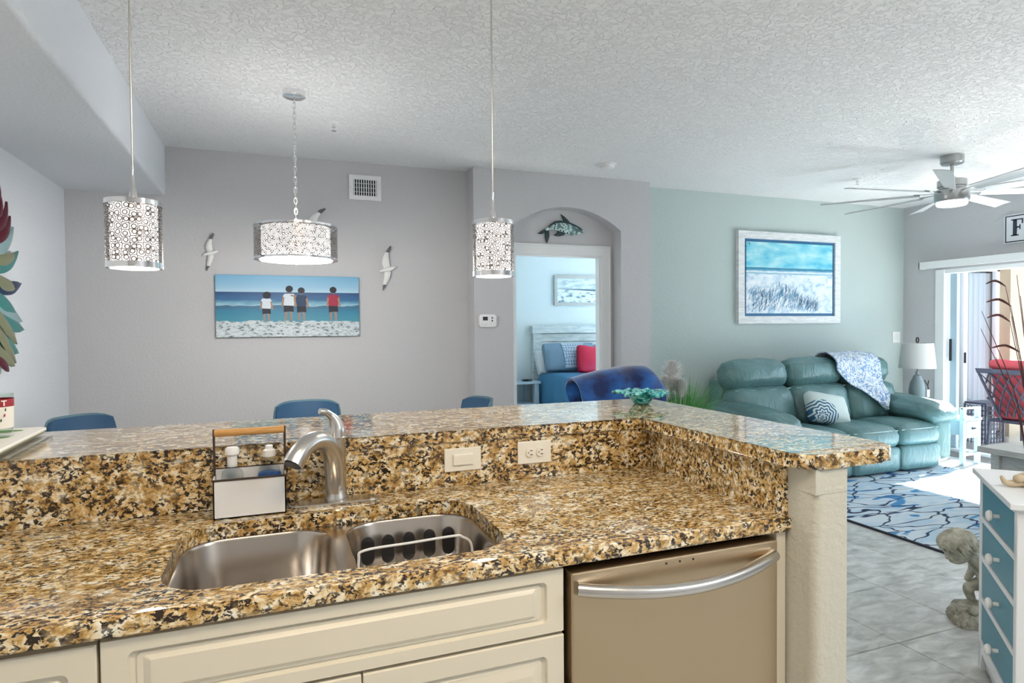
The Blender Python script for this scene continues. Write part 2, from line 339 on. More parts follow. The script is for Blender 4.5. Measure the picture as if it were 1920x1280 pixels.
def RY(a): return Matrix.Rotation(R(a), 4, 'Y')
def RZ(a): return Matrix.Rotation(R(a), 4, 'Z')
def copy_tree(o, parent=None):
    c = o.copy(); link(c, parent)
    for ch in list(o.children): copy_tree(ch, c)
    return c
def grid(fn, nu, nv, thick=0, bm=None):
    b = bmesh.new(); V = [[b.verts.new(fn(i/nu, j/nv)) for j in range(nv+1)] for i in range(nu+1)]
    for i in range(nu):
        for j in range(nv): b.faces.new((V[i][j], V[i+1][j], V[i+1][j+1], V[i][j+1]))
    if thick:
        bmesh.ops.recalc_face_normals(b, faces=b.faces); b.normal_update()
        bmesh.ops.solidify(b, geom=list(b.faces), thickness=thick)
    return join(bm, b)

# ------------------------------------------------------------------ setting
ZC = 2.74; YD = 5.218; YW = 5.033; YN = 5.18; YT = 5.213; XR = 6.903; XL = -1.362; XS = -.7326; ZS = 2.3814; YB = -1.8
fl = struct(obj('floor', bx((XL-.12, YB-.12, -.12), (XR, 5.33, -.004)), 'grout'))
tm = bx((.002, .002, -.012), (.450, .450, 0), .0025, 1); tile0 = None
for i in range(-10, 9):
    for j in range(-9, 8):
        x, y = 2.98+.452*i, 1.92+.452*j
        if x < XL-.3 or x > XR-.40 or y > 4.86 or y < YB-.1: continue
        if tile0 is None: tile0 = obj('tile', tm, 'stone_tile', fl); t = tile0
        else: t = tile0.copy(); link(t, fl)
        t.location = (x, y, 0)
struct(obj('ceiling', bx((XL-.12, YB-.12, ZC), (XR+.12, 5.33, ZC+.1)), 'ceiling_knockdown'))
b = bx((XL, YB, ZS), (XS, YD, ZC))
ed = [e for e in b.edges if all(abs(v.co.x-XS) < 1e-4 and abs(v.co.z-ZS) < 1e-4 for v in e.verts)]
bmesh.ops.bevel(b, geom=ed, offset=.02, segments=4, affect='EDGES', profile=.5)
struct(obj('trim_1', b, 'wall_white'))
struct(obj('wall_left', bx((XL-.12, YB-.12, -.004), (XL, YD+.12, ZC)), 'wall_white'))
struct(obj('wall_dining', bx((XL, YD, -.004), (1.62, YD+.12, ZC)), 'wall_grey'))
struct(obj('wall_rear', bx((XL, YB-.12, -.004), (XR, YB, ZC)), 'wall_grey'))
struct(obj('wall_teal', bx((3.31, YT, -.004), (XR+.12, 5.33, ZC)), 'wall_teal'))
# wall with the arched niche
NX0, NX1, ZSP, ZAR = 1.93, 3.0, 2.265, 2.453
b = bx((1.58, YW, -.004), (NX0, YN, ZC)); bx((NX1, YW, -.004), (3.313, YT, ZC), 0, 2, b); bx((1.58, YN, -.004), (1.70, 5.24, ZC), 0, 2, b)
hw = (NX1-NX0)/2; rise = ZAR-ZSP; rad = (hw*hw+rise*rise)/(2*rise); ca = ZAR-rad; a0 = math.asin(hw/rad); cx = (NX0+NX1)/2
arc = [(cx+rad*math.sin(-a0+2*a0*i/28), ca+rad*math.cos(-a0+2*a0*i/28)) for i in range(29)]
for p, q in zip(arc, arc[1:]): prism([p, q, (q[0], ZC), (p[0], ZC)], YW, YN, 'y', b)
bmesh.ops.remove_doubles(b, verts=b.verts, dist=1e-5)
struct(obj('wall_niche', b, 'wall_grey'))
b = bx((1.70, YN, -.004), (2.0, 5.24, ZC)); bx((2.866, YN, -.004), (3.31, 5.24, ZC), 0, 2, b); bx((2.0, YN, 2.045), (2.866, 5.24, ZC), 0, 2, b)
struct(obj('wall_niche_back', b, 'wall_grey'))
dr = struct(bpy.data.objects.new('door_1', None)); link(dr); dr.location = (2.42, YN, 0)
b = None
for q in ([(2.866, 0), (2.955, 0), (2.955, 2.13), (2.866, 2.045)], [(2.0, 2.045), (2.866, 2.045), (2.955, 2.13), (1.935, 2.13)], [(1.935, 0), (2.0, 0), (2.0, 2.045), (1.935, 2.13)]):
    b = prism(q, YN-.016, YN, 'y', b)
    cxx = sum(p[0] for p in q)/4
P('casing', b, 'white_trim', dr)
b = bx((2.947, YN-.024, 0), (2.963, YN, 2.138), .004); bx((1.935, YN-.024, 2.122), (2.947, YN, 2.138), .004, 2, b); P('casing_bead', b, 'white_trim', dr)
b = bx((2.850, YN, 0), (2.866, 5.25, 2.045)); bx((2.0, YN, 0), (2.016, 5.25, 2.045), 0, 2, b); bx((2.016, YN, 2.029), (2.850, 5.25, 2.045), 0, 2, b); P('jamb', b, 'white_trim', dr)
# right wall and slider opening
OY0, OY1, OZ = 1.2, 4.80, 1.985
b = bx((XR, OY1, -.004), (XR+.12, YT, ZC)); bx((XR, YB, -.004), (XR+.12, OY0, ZC), 0, 2, b); bx((XR, OY0, OZ), (XR+.12, OY1, ZC), 0, 2, b)
struct(obj('wall_right', b, 'wall_grey'))
sd = struct(bpy.data.objects.new('window_1', None)); link(sd); sd.location = (XR+.06, 3.0, 0)
b = bx((XR-.012, OY1-.07, 0), (XR+.13, OY1+.03, OZ), .004); bx((XR+.0, OY0, OZ-.045), (XR+.13, OY1, OZ+.0), .004, 2, b); bx((XR+.0, OY0, -.004), (XR+.13, OY1, .025), .004, 2, b); bx((XR, OY0, 0), (XR+.13, OY0+.06, OZ), .004, 2, b)
P('door_frame', b, 'white_trim', sd)
st = bx((XR+.05, OY1-.17, .03), (XR+.095, OY1-.095, OZ-.05), .004); ff = P('sliding_stile', st, 'pale_blue_paint', sd)
P('latch_plate', bx((XR+.03, OY1-.12, .98), (XR+.05, OY1-.100, 1.22), .003), 'black_metal', sd)
# bedroom shell
struct(obj('floor_bedroom', bx((1.58, 5.331, -.12), (XR, 8.82, -.002)), 'stone_tile'))
struct(obj('ceiling_bedroom', bx((1.58, 5.33, ZC), (XR+.12, 8.82, ZC+.1)), 'ceiling_knockdown'))
struct(obj('wall_bedroom_back', bx((1.58, 8.70, -.004), (XR+.12, 8.82, ZC)), 'bedroom_paint'))
struct(obj('wall_bedroom_left', bx((1.58, 5.24, -.004), (1.70, 8.70, ZC)), 'bedroom_paint'))
b = bx((XR, 5.33, -.004), (XR+.12, 6.1, ZC)); bx((XR, 8.5, -.004), (XR+.12, 8.70, ZC), 0, 2, b); bx((XR, 6.1, -.004), (XR+.12, 8.5, .3), 0, 2, b); bx((XR, 6.1, 2.5), (XR+.12, 8.5, ZC), 0, 2, b)  # unseen window opening, added and enlarged to brighten the bedroom
struct(obj('wall_bedroom_right', b, 'bedroom_paint'))
# lanai
struct(obj('floor_lanai', bx((XR+.12, .4, -.2), (10.6, 6.2, -.10)), 'lanai_floor'))
b = bx((XR+.12, 5.40, -.1), (7.45, 5.52, 2.8)); bx((7.45, 5.40, 2.12), (8.95, 5.52, 2.8), 0, 2, b); bx((8.95, 5.28, -.1), (9.32, 5.52, 2.8), 0, 2, b); bx((9.40, 5.40, -.1), (10.6, 5.52, 2.8), 0, 2, b); bx((9.32, 5.44, -.1), (9.40, 5.52, 2.8), 0, 2, b)
struct(obj('wall_lanai', b, 'stucco'))
struct(obj('ceiling_lanai', bx((XR+.12, .4, 2.62), (9.3, 5.52, 2.78)), 'wall_white'))  # unseen roof, added to shade the lanai
b = bx((XR+.12, 5.95, -.1), (10.6, 6.05, 2.8)); bx((9.40, 5.52, -.1), (9.5, 5.95, 2.8), 0, 2, b); bx((XR+.12, 5.52, 2.62), (9.5, 5.95, 2.8), 0, 2, b)
struct(obj('wall_blinds_sky_block', b, 'wall_white'))  # box added behind the blinds to keep sky light off their backs
lw = struct(bpy.data.objects.new('window_2', None)); link(lw); lw.location = (8.2, 5.42, -.1)
b = bx((7.45, 5.41, -.1), (7.50, 5.47, 2.12)); bx((8.90, 5.41, -.1), (8.95, 5.47, 2.12), 0, 2, b); bx((7.45, 5.41, 2.07), (8.95, 5.47, 2.12), 0, 2, b); bx((7.45, 5.41, -.1), (8.95, 5.47, -.03), 0, 2, b); bx((8.25, 5.405, -.1), (8.32, 5.46, 2.1), 0, 2, b)
P('door_frame', b, 'white_trim', lw)
P('glass_pane', bx((7.5, 5.43, -.03), (8.25, 5.436, 2.07)), 'pane_glass', lw); P('glass_pane', bx((8.32, 5.43, -.03), (8.9, 5.436, 2.07)), 'pane_glass', lw)
P('door_pull', bx((8.255, 5.385, .88), (8.275, 5.405, 1.02), .004), 'black_metal', lw)
vs = None
for i in range(15):
    x = 7.48+.098*i
    vs = P('blind_slat', grid(lambda u, v: (x+.105*u, 5.485+.018*math.sin(PI*u), -.05+2.1*v), 5, 1, .002), 'sheer_white', lw, True)
for i, (nm, lo, hi) in enumerate((('baseboard_dining', (XL, YD-.014, 0), (1.58, YD, .11)), ('baseboard_teal', (3.313, YT-.014, 0), (XR, YT, .11)), ('baseboard_niche', (NX1, YW-.014, 0), (3.313, YW, .11)))):
    struct(obj(nm, bx(lo, hi, .003), 'white_trim'))
# valance of the blinds, slider side
v_ = thing('blind_valance', 'long white blind valance mounted above the sliding glass door', 'blind', (XR-.05, 3.0, 2.0))
P('fascia', bx((XR-.10, 1.0, 2.0), (XR-.085, 4.962, 2.078), .003), 'white_plastic', v_)
P('return', bx((XR-.10, 4.945, 2.0), (XR, 4.962, 2.078), .003), 'white_plastic', v_); P('head_rail', bx((XR-.075, 1.02, 2.005), (XR-.02, 4.94, 2.035), .003), 'white_plastic', v_)

# ------------------------------------------------------------------ kitchen peninsula
ZB = 1.0836; ZK = .915
b = bx((XL, 1.83, -.004), (1.295, 1.94, ZB-.0355)); q = bx((1.195, 1.12, -.004), (1.295, 1.83, ZB-.0355))
ed = [e for e in q.edges if all(abs(v.co.y-1.12) < 1e-4 and abs(v.co.x-1.195) < 1e-4 for v in e.verts) and abs(e.verts[0].co.z-e.verts[1].co.z) > .5]
bmesh.ops.bevel(q, geom=ed, offset=.022, segments=5, affect='EDGES', profile=.5)
b = join(b, q); struct(obj('wall_peninsula', b, 'wall_cream', None, 30))
b = bx((1.1940, 1.1190, .985), (1.2955, 1.25, ZB-.0356), .002); struct(obj('trim_2', b, 'wall_cream'))
# raised bar top
r = .055
pl = [(XL, 1.806), (1.155, 1.806)]
pl += [(1.155+r-r*math.cos(R(a)), 1.112+r-r*math.sin(R(a))) for a in range(0, 91, 10)]
r = .075
pl += [(1.482-r+r*math.sin(R(a)), 1.112+r-r*math.cos(R(a))) for a in range(0, 91, 10)]
pl += [(1.482-.03+.03*math.cos(R(a)), 2.287-.03+.03*math.sin(R(a))) for a in range(0, 91, 15)] + [(XL, 2.287)]
bar = obj('bar_top', prism(pl, ZB-.0355, ZB, 'z', None, .007), 'granite', None, 35, org=(0, 2.04, ZB-.0355))
tag(bar, 'speckled gold and black granite raised bar top with a glossy surface', 'countertop')
# worktop with the sink cut-out
def plate(outer, holes, z0, z1, bev=0):
    q = bmesh.new(); loops = []
    for lp in [outer]+holes:
        vs = [q.verts.new((p[0], p[1], z1)) for p in lp]; loops.append(vs)
        for i in range(len(vs)): q.edges.new((vs[i], vs[(i+1) % len(vs)]))
    bmesh.ops.triangle_fill(q, use_beauty=True, use_dissolve=False, edges=list(q.edges))
    ret = bmesh.ops.extrude_face_region(q, geom=list(q.faces)); vv = [g for g in ret['geom'] if isinstance(g, bmesh.types.BMVert)]
    bmesh.ops.translate(q, verts=vv, vec=(0, 0, z0-z1))
    return q
HX0, HX1, HY0, HY1 = -.212, .488, 1.262, 1.678
hole = rrect(HX0, HX1, HY0, HY1, .10, 8)
b = plate([(XL, 1.193), (1.194, 1.193), (1.194, 1.809), (XL, 1.809)], [hole], ZK-.036, ZK)
ed = [e for e in b.edges if all(abs(v.co.y-1.193) < 1e-4 for v in e.verts) and abs(e.verts[0].co.x-e.verts[1].co.x) > .5]
bmesh.ops.bevel(b, geom=ed, offset=.008, segments=3, affect='EDGES', profile=.5)
wt = obj('worktop', b, 'granite', None, 35, org=(0, 1.5, ZK-.036)); tag(wt, 'speckled gold granite kitchen worktop with an oval-cornered sink cut-out', 'countertop')
bs = obj('backsplash', bx((XL, 1.809, ZK), (1.180, 1.829, ZB-.0356), .001, 1), 'granite', None, False, org=(0, 1.82, ZK)); tag(bs, 'long granite backsplash strip holding the switch and outlet plates', 'backsplash')
bs = obj('backsplash', bx((1.180, 1.205, ZK), (1.1949, 1.829, ZB-.0356), .001, 1), 'granite', None, False, org=(1.19, 1.5, ZK)); tag(bs, 'short granite backsplash piece on the peninsula return beside the dishwasher', 'backsplash')
# sink
sk = thing('kitchen_sink', 'undermount stainless double bowl kitchen sink', 'sink', (.138, 1.47, ZK-.25))
bl = (HX0+.004, .122); br = (.158, HX1-.004)
def bowl(x0, x1, z_bot):
    y0, y1 = HY0+.006, HY1-.006; q = bmesh.new(); rings = []
    prof = [(0, ZK-.0385, .095), (.004, ZK-.045, .09), (.012, z_bot+.05, .085), (.024, z_bot+.018, .075), (.05, z_bot, .06)]
    for ins, z, rr in prof: rings.append([q.verts.new((p[0], p[1], z)) for p in rrect(x0+ins, x1-ins, y0+ins, y1-ins, rr, 8)])
    for A, B in zip(rings, rings[1:]):
        for i in range(len(A)): q.faces.new((A[i], A[(i+1) % len(A)], B[(i+1) % len(A)], B[i]))
    q.faces.new(rings[-1]); bmesh.ops.recalc_face_normals(q, faces=q.faces)
    bmesh.ops.reverse_faces(q, faces=q.faces)
    return q
for i, (x0, x1) in enumerate((bl, br)):
    q = bowl(x0, x1, ZK-.215); bmesh.ops.recalc_face_normals(q, faces=q.faces); P('bowl', q, 'sink_steel', sk, 60)
    P('drain', lathe([(.0, .004), (.03, .004), (.044, .003), (.05, .0), (.0, -.001)], ((x0+x1)/2+.02, 1.5, ZK-.2145), 28), 'chrome', sk, True)
o1 = rrect(HX0-.02, HX1+.02, HY0-.02, HY1+.02, .11, 8)
P('deck', plate(o1, [rrect(bl[0], bl[1], HY0+.006, HY1-.006, .095, 8), rrect(br[0], br[1], HY0+.006, HY1-.006, .095, 8)], ZK-.042, ZK-.0365), 'sink_steel', sk, 30)
rk = thing('dish_rack', 'white wire rack with five dark rubber paddles inside the right sink bowl', 'rack', (.32, 1.5, ZK-.215))
zf = ZK-.2
loop = bez([(.178, 1.5, zf+.05), (.178, 1.5, .842), (.192, 1.5, .864), (.30, 1.5, .868), (.41, 1.5, .871), (.433, 1.5, .866), (.457, 1.5, .842), (.458, 1.5, zf+.05)], 6)
P('wire_loop', tube(loop, .0032, 8), 'white_plastic', rk, True)
P('base_frame', tube([(.18, 1.33, zf+.01), (.458, 1.33, zf+.01), (.458, 1.60, zf+.01), (.18, 1.60, zf+.01)], .003, 6, None, True), 'white_plastic', rk, True)
for x in (.178, .458): P('post', tube([(x, 1.5, zf+.06), (x, 1.5, zf+.01)], .003, 6), 'white_plastic', rk)
for i, x in enumerate((.213, .264, .318, .372, .424)):
    q = prism(rrect(x-.016, x+.016, .79, .862, .0155, 6), 1.598, 1.606, 'y', None, .002); P('paddle', q, 'black_metal', rk, True)
    P('paddle_rod', tube([(x-.008, 1.604, .80), (x-.008, 1.604, zf+.01)], .0022, 6), 'white_plastic', rk)
# switch and outlet plates
def plate_thing(name, label, x0, x1, z0, z1, y=1.809):
    t = thing(name, label, 'switch' if 'switch' in name else 'outlet', ((x0+x1)/2, y, z0))
    P('cover_plate', bx((x0, y-.006, z0), (x1, y, z1), .003, 2), 'ivory_plastic', t); return t
t = plate_thing('light_switch', 'ivory rocker light switch plate set sideways on the granite backsplash', .468, .583, .959, 1.029)
P('rocker', bx((.494, 1.797, .978), (.557, 1.804, 1.011), .002), 'ivory_plastic', t); 
for x in (.4805, .5715): P('screw', lathe([(0, 0), (.003, 0), (.0025, .002), (0, .0025)], (0, 0, 0), 10), 'chrome', t).matrix_local = Matrix.Translation(Vector((x, 1.803, .994))-Vector(t.location)) @ RX(90)
t = plate_thing('wall_outlet', 'ivory duplex outlet plate set sideways on the granite backsplash', .703, .817, .962, 1.033)
for k, x in enumerate((.7425, .7785)):
    q = prism([(x+.0135*math.cos(a)*1.0, .998+.0165*max(-.82, min(.82, math.sin(a)))) for a in [2*PI*i/28 for i in range(28)]], 1.7985, 1.805, 'y', None, .001); s = P('socket', q, 'ivory_plastic', t, True)
    for dz in (-.006, .0065): P('slot', bx((x+.001, 1.7978, .998+dz-.0012), (x+.008, 1.7990, .998+dz+.0012)), 'dark_hole', s) if False else None
    bb = bx((x+.0005, 1.7978, .998-.0075), (x+.008, 1.7992, .998-.0052)); bx((x+.0005, 1.7978, .998+.0052), (x+.008, 1.7992, .998+.0075), 0, 2, bb)
    lathe([(0, 0), (.0024, 0), (.0024, .001), (0, .001)], (0, 0, 0), 10)
    P('slots', bb, 'dark_hole', t); P('ground_hole', bx((x-.0075, 1.7978, .9965), (x-.004, 1.7992, .9998)), 'band_red', t)
# faucet
f = thing('kitchen_faucet', 'brushed nickel single lever kitchen faucet with an arched spout behind the sink', 'faucet', (.15, 1.765, ZK))
q = prism([(.147+x, 1.762+y) for x, y in rrect(-.119, .122, -.030, .030, .0299, 8)], ZK, ZK+.008, 'z', None, .003); P('base_plate', q, 'brushed_nickel', f, True)
P('body', lathe([(.032, .0), (.032, .010), (.028, .016), (.0275, .06), (.0265, .165), (.0275, .172), (.0255, .174), (.0, .174)], (.153, 1.772, ZK+.007), 32), 'brushed_nickel', f, True)
pts = bez([(.150, 1.770, ZK+.03), (.149, 1.763, ZK+.085), (.140, 1.742, ZK+.138), (.117, 1.706, ZK+.178), (.086, 1.668, ZK+.188), (.057, 1.637, ZK+.172), (.037, 1.618, ZK+.142)], 8)
P('spout', tube(pts, lerp_list([.027, .027, .026, .025, .0245, .025, .027], len(pts)), 20), 'brushed_nickel', f, True)
P('spray_face', tube([(.0385, 1.6195, ZK+.1445), (.0365, 1.6172, ZK+.1405)], .0215, 20), 'black_metal', f, True)
lv = bez([(.153, 1.772, ZK+.176), (.155, 1.772, ZK+.205), (.146, 1.768, ZK+.232), (.128, 1.76, ZK+.249), (.110, 1.75, ZK+.254)], 7)
P('lever', tube(lv, lerp_list([.0265, .0235, .017, .010, .0095, .007], len(lv)), 18), 'brushed_nickel', f, True)
# caddy with soap
c = thing('soap_caddy', 'white metal caddy with dark wire rim and wooden handle beside the faucet', 'caddy', (-.064, 1.75, ZK))
x0, x1, y0, y1, z1 = -.150, .022, 1.715, 1.800, 1.013
b = bx((x0, y0, ZK), (x1, y0+.003, z1)); bx((x0, y1-.003, ZK), (x1, y1, z1+.012), 0, 2, b); bx((x0, y0, ZK), (x0+.003, y1, z1+.004), 0, 2, b); bx((x1-.003, y0, ZK), (x1, y1, z1+.004), 0, 2, b); bx((x0, y0, ZK), (x1, y1, ZK+.003), 0, 2, b)
P('bin', b, 'white_paint', c)
P('rim_wire', tube([(x0-.001, y0-.001, z1), (x1+.001, y0-.001, z1), (x1+.001, y1+.001, z1+.012), (x0-.001, y1+.001, z1+.012)], .0028, 8, None, True), 'dark_brown', c, True)
ym = (y0+y1)/2
for x in (x0+.001, x1-.001): P('upright', tube([(x, ym, z1-.02), (x, ym, 1.136)], .003, 8), 'dark_brown', c, True)
P('handle', tube([(x0+.002, ym, 1.126), (x1-.002, ym, 1.126)], .0095, 16), 'handle_wood', c, True)
s = thing('soap_pump', 'clear foaming soap pump bottle in the left half of the caddy', 'bottle', (-.107, 1.757, ZK+.003))
P('bottle', lathe([(.026, 0), (.027, .01), (.027, .095), (.024, .108), (.014, .116), (.013, .125)], (-.107, 1.757, ZK+.003), 24), 'clear_plastic', s, True)
P('pump_head', lathe([(.012, .12), (.012, .15), (.017, .152), (.017, .165), (.013, .170), (0, .171)], (-.107, 1.757, ZK+.003), 20), 'white_plastic', s, True)
P('nozzle', tube([(-.107, 1.757, 1.083), (-.093, 1.752, 1.083)], .004, 8), 'white_plastic', s, True)
s = thing('dish_soap_bottle', 'clear squeeze bottle with blue dish soap in the right half of the caddy', 'bottle', (-.018, 1.757, ZK+.003))
P('bottle', lathe([(.028, 0), (.030, .01), (.030, .09), (.022, .12), (.013, .138), (.013, .146)], (-.018, 1.757, ZK+.003), 24), 'clear_plastic', s, True)
P('soap', lathe([(.0, .002), (.027, .002), (.0285, .012), (.0285, .092), (.027, .098), (0, .098)], (-.018, 1.757, ZK+.003), 24), 'blue_soap', s, True)
P('cap', lathe([(.0155, .140), (.0155, .156), (.010, .160), (.009, .168), (0, .169)], (-.018, 1.757, ZK+.003), 20), 'white_plastic', s, True)
P('spout', tube(bez([(-.010, 1.757, 1.075), (-.006, 1.757, 1.087), (-.002, 1.752, 1.094)], 4), lerp_list([.006, .006, .004], 9), 10), 'clear_plastic', s, True)
# cabinets
def raised(name, x0, x1, z0, z1, y, root, r1=.012, kz=1.0):
    rings = []; q = bmesh.new()
    for ins, d, rr in ((0, .018, .002), (0, .002, .002), (.002, 0, .002), (.040, 0, r1), (.043, .005, r1), (.050, .006, .010), (.053, .004, .008), (.062, .004, .004), (.074, .0, .002), (.078, 0, .002)):
        rings.append([q.verts.new((p[0], y+d*1.5, p[1])) for p in rrect(x0+ins, x1-ins, z0+ins*kz, z1-ins*kz, rr, 4)])
    for A, B in zip(rings, rings[1:]):
        for i in range(len(A)): q.faces.new((A[i], A[(i+1) % len(A)], B[(i+1) % len(A)], B[i]))
    q.faces.new(rings[-1]); q.faces.new(rings[0][::-1]); return P(name, q, 'cabinet_cream', root, 25)
YF = 1.207
cb = thing('sink_base_cabinet', 'wide cream base cabinet with raised panel fronts under the sink', 'cabinet', (.147, 1.5, 0))
b = bx((-.284, YF+.019, .10), (.578, YF+.032, .876)); bx((-.284, YF+.019, .10), (-.266, 1.80, .62), 0, 2, b); bx((.560, YF+.019, .10), (.578, 1.80, .62), 0, 2, b); bx((-.284, YF+.019, .10), (.578, 1.80, .118), 0, 2, b)
P('carcass', b, 'cabinet_cream', cb); P('toe_kick', bx((-.284, 1.27, 0), (.578, 1.285, .10)), 'cabinet_cream', cb)
raised('drawer_front', -.281, .575, .735, .872, YF, cb, .012, .6)
raised('door', -.281, .1455, .115, .728, YF, cb); raised('door', .1485, .575, .115, .728, YF, cb)
cb = thing('corner_cabinet', 'cream base cabinet with raised panel door at the left end of the counter', 'cabinet', (-.6, 1.5, 0))
b = bx((-.90, YF+.019, .10), (-.288, 1.80, .876)); P('carcass', b, 'cabinet_cream', cb); P('toe_kick', bx((-.90, 1.27, 0), (-.288, 1.285, .10)), 'cabinet_cream', cb)
raised('door', -.897, -.286, .115, .868, YF, cb)
t2 = obj('filler_strip', bx((1.157, YF-.004, .0), (1.186, YF+.06, .879), .003), 'cabinet_cream', None, False, org=(1.17, YF, 0)); tag(t2, 'narrow cream filler strip between dishwasher and textured end wall', 'cabinet trim')
# dishwasher
d = thing('dishwasher', 'stainless steel dishwasher with a bowed tubular handle', 'dishwasher', (.866, 1.5, 0))
P('body', bx((.590, YF+.03, .02), (1.148, 1.79, .860)), 'black_metal', d)
P('door_panel', bx((.588, YF-.012, .11), (1.152, YF+.03, .862), .004, 2), 'stainless', d)
P('kick_plate', bx((.590, 1.26, 0), (1.148, 1.28, .105)), 'black_metal', d)
hp = [(.600+.535*t, 1.190-.052*math.sin(PI*t)**.8 if 0 < t < 1 else 1.190, .828-.016*math.sin(PI*t)) for t in [i/24 for i in range(25)]]
P('handle', tube(hp, .0155, 14, None, False, .95), 'brushed_nickel', d, True)
for x in (.827, .864, .901): P('indicator', bx((x-.002, YF-.0135, .848), (x+.002, YF-.0115, .852)), 'black_metal', d)
# things on the bar
g = thing('glass_bowl', 'aqua blown glass bowl with a wavy starfish rim on the bar corner', 'bowl', (1.352, 2.117, ZB))
P('bowl', lathe([(0, .003), (.026, 0), (.032, .004), (.045, .022), (.062, .046), (.058, .047), (.040, .024), (.026, .010), (0, .009)], (1.352, 2.117, ZB), 36), 'aqua_glass', g, True)
def star(u, v):
    a = 2*PI*u; k = (.5+.5*math.cos(5*a+.6))**1.3; r0 = .054; r1 = .068+.052*k; r = r0+(r1-r0)*v
    return (1.352+r*math.cos(a), 2.117+r*math.sin(a), ZB+.046+.012*v*(1-k)*0+.010*math.sin(v*PI*.9)+.006*math.cos(10*a)*v-.006*v*k)
q = grid(star, 80, 6); bmesh.ops.remove_doubles(q, verts=q.verts, dist=1e-5); bmesh.ops.recalc_face_normals(q, faces=q.faces); q.normal_update(); bmesh.ops.solidify(q, geom=list(q.faces), thickness=.006)
P('star_rim', q, 'aqua_glass', g, True)
t = thing('serving_tray', 'thin white serving tray with green leaf prints on the bar', 'tray', (-.85, 2.05, ZB))
q = prism([(-1.25, 1.80+.03), (-.628, 1.845), (-.642, 2.235), (-.66, 2.255), (-1.25, 2.255)], ZB+.010, ZB+.020, 'z', None, .003); P('board', q, 'tray_white', t)
q = prism([(-1.24, 1.84), (-.634, 1.853), (-.648, 2.232), (-.668, 2.247), (-1.24, 2.247)], ZB+.004, ZB+.0102, 'z'); P('underside', q, 'tray_olive', t)
for i, (x, y, s_) in enumerate(((-.735, 2.19, .05), (-.665, 1.90, .035), (-.80, 2.22, .03), (-.77, 2.00, .04), (-.70, 2.06, .025), (-.90, 2.1, .06))):
    a = i*1.7; pp = [(x+s_*(math.cos(th)*math.cos(a)-.45*math.sin(th)*math.sin(a)), y+s_*(math.cos(th)*math.sin(a)+.45*math.sin(th)*math.cos(a))) for th in [2*PI*k/12 for k in range(12)]]
    P('leaf_motif', prism(pp, ZB+.0201, ZB+.0206, 'z'), 'leaf_print', t)
t = obj('acrylic_sheet', prism([(-1.25, 1.815), (-.600, 1.820), (-.606, 2.16), (-.612, 2.17), (-1.25, 2.26)], ZB, ZB+.0038, 'z'), 'clear_plastic', None, False, org=(-.85, 2.02, ZB)); tag(t, 'thin clear sheet lying on the granite under the leaf-print tray', 'placemat')
# drinking glass
gx, gy, gz = -.708, 2.08, ZB+.020
g = thing('drinking_glass', 'printed drinking glass with a dark red lettered band standing on the tray', 'glass', (gx, gy, gz))
P('glass_body', lathe([(0, 0), (.033, 0), (.034, .004), (.0365, .118), (.0345, .118), (.032, .012), (0, .010)], (gx, gy, gz), 36), 'tumbler_glass', g, True)
P('print_wrap', lathe([(.0352, .026), (.0366, .084)], (gx, gy, gz), 36, None, False), 'tray_white', g, True)
P('red_band', lathe([(.0367, .084), (.0371, .105)], (gx, gy, gz), 36, None, False), 'band_red', g, True)
def wrapbox(bm, a0, a1, z0, z1, slant=0, rr=.0376):
    n = 4; q = bmesh.new(); A = []; 
    for k in range(n+1):
        t_ = k/n; zz0, zz1 = z0+slant*t_, z1+slant*t_
        a = R(a0+(a1-a0)*t_)
        A.append([q.verts.new((gx+rr*math.cos(a), gy+rr*math.sin(a), gz+z)) for z in (zz0, zz1)])
    for k in range(n): q.faces.new((A[k][0], A[k+1][0], A[k+1][1], A[k][1]))
    return join(bm, q)
b = None   # letters N T, read from the camera side (angles grow to the right)
for base, letter in ((-92, 'N'), (-58, 'T')):
    if letter == 'N':
        b = wrapbox(b, base, base+5, .087, .102); b = wrapbox(b, base+17, base+22, .087, .102); b = wrapbox(b, base+3, base+19, .0975, .102, -.0105)
    else: b = wrapbox(b, base, base+20, .099, .102); b = wrapbox(b, base+7.5, base+12.5, .087, .101)
P('lettering', b, 'letter_white', g)
for k, (a, z, s_, mm) in enumerate(((-75, .07, 9, 'leaf_print'), (-50, .060, 6, 'band_red'), (-62, .047, 5, 'print_dark'), (-85, .04, 4, 'print_dark'), (-45, .075, 4, 'print_dark'), (-95, .056, 6, 'leaf_print'))):
    P('printed_mark', wrapbox(None, a, a+s_, z-.003, z+.004, .002, .0374), mm, g)

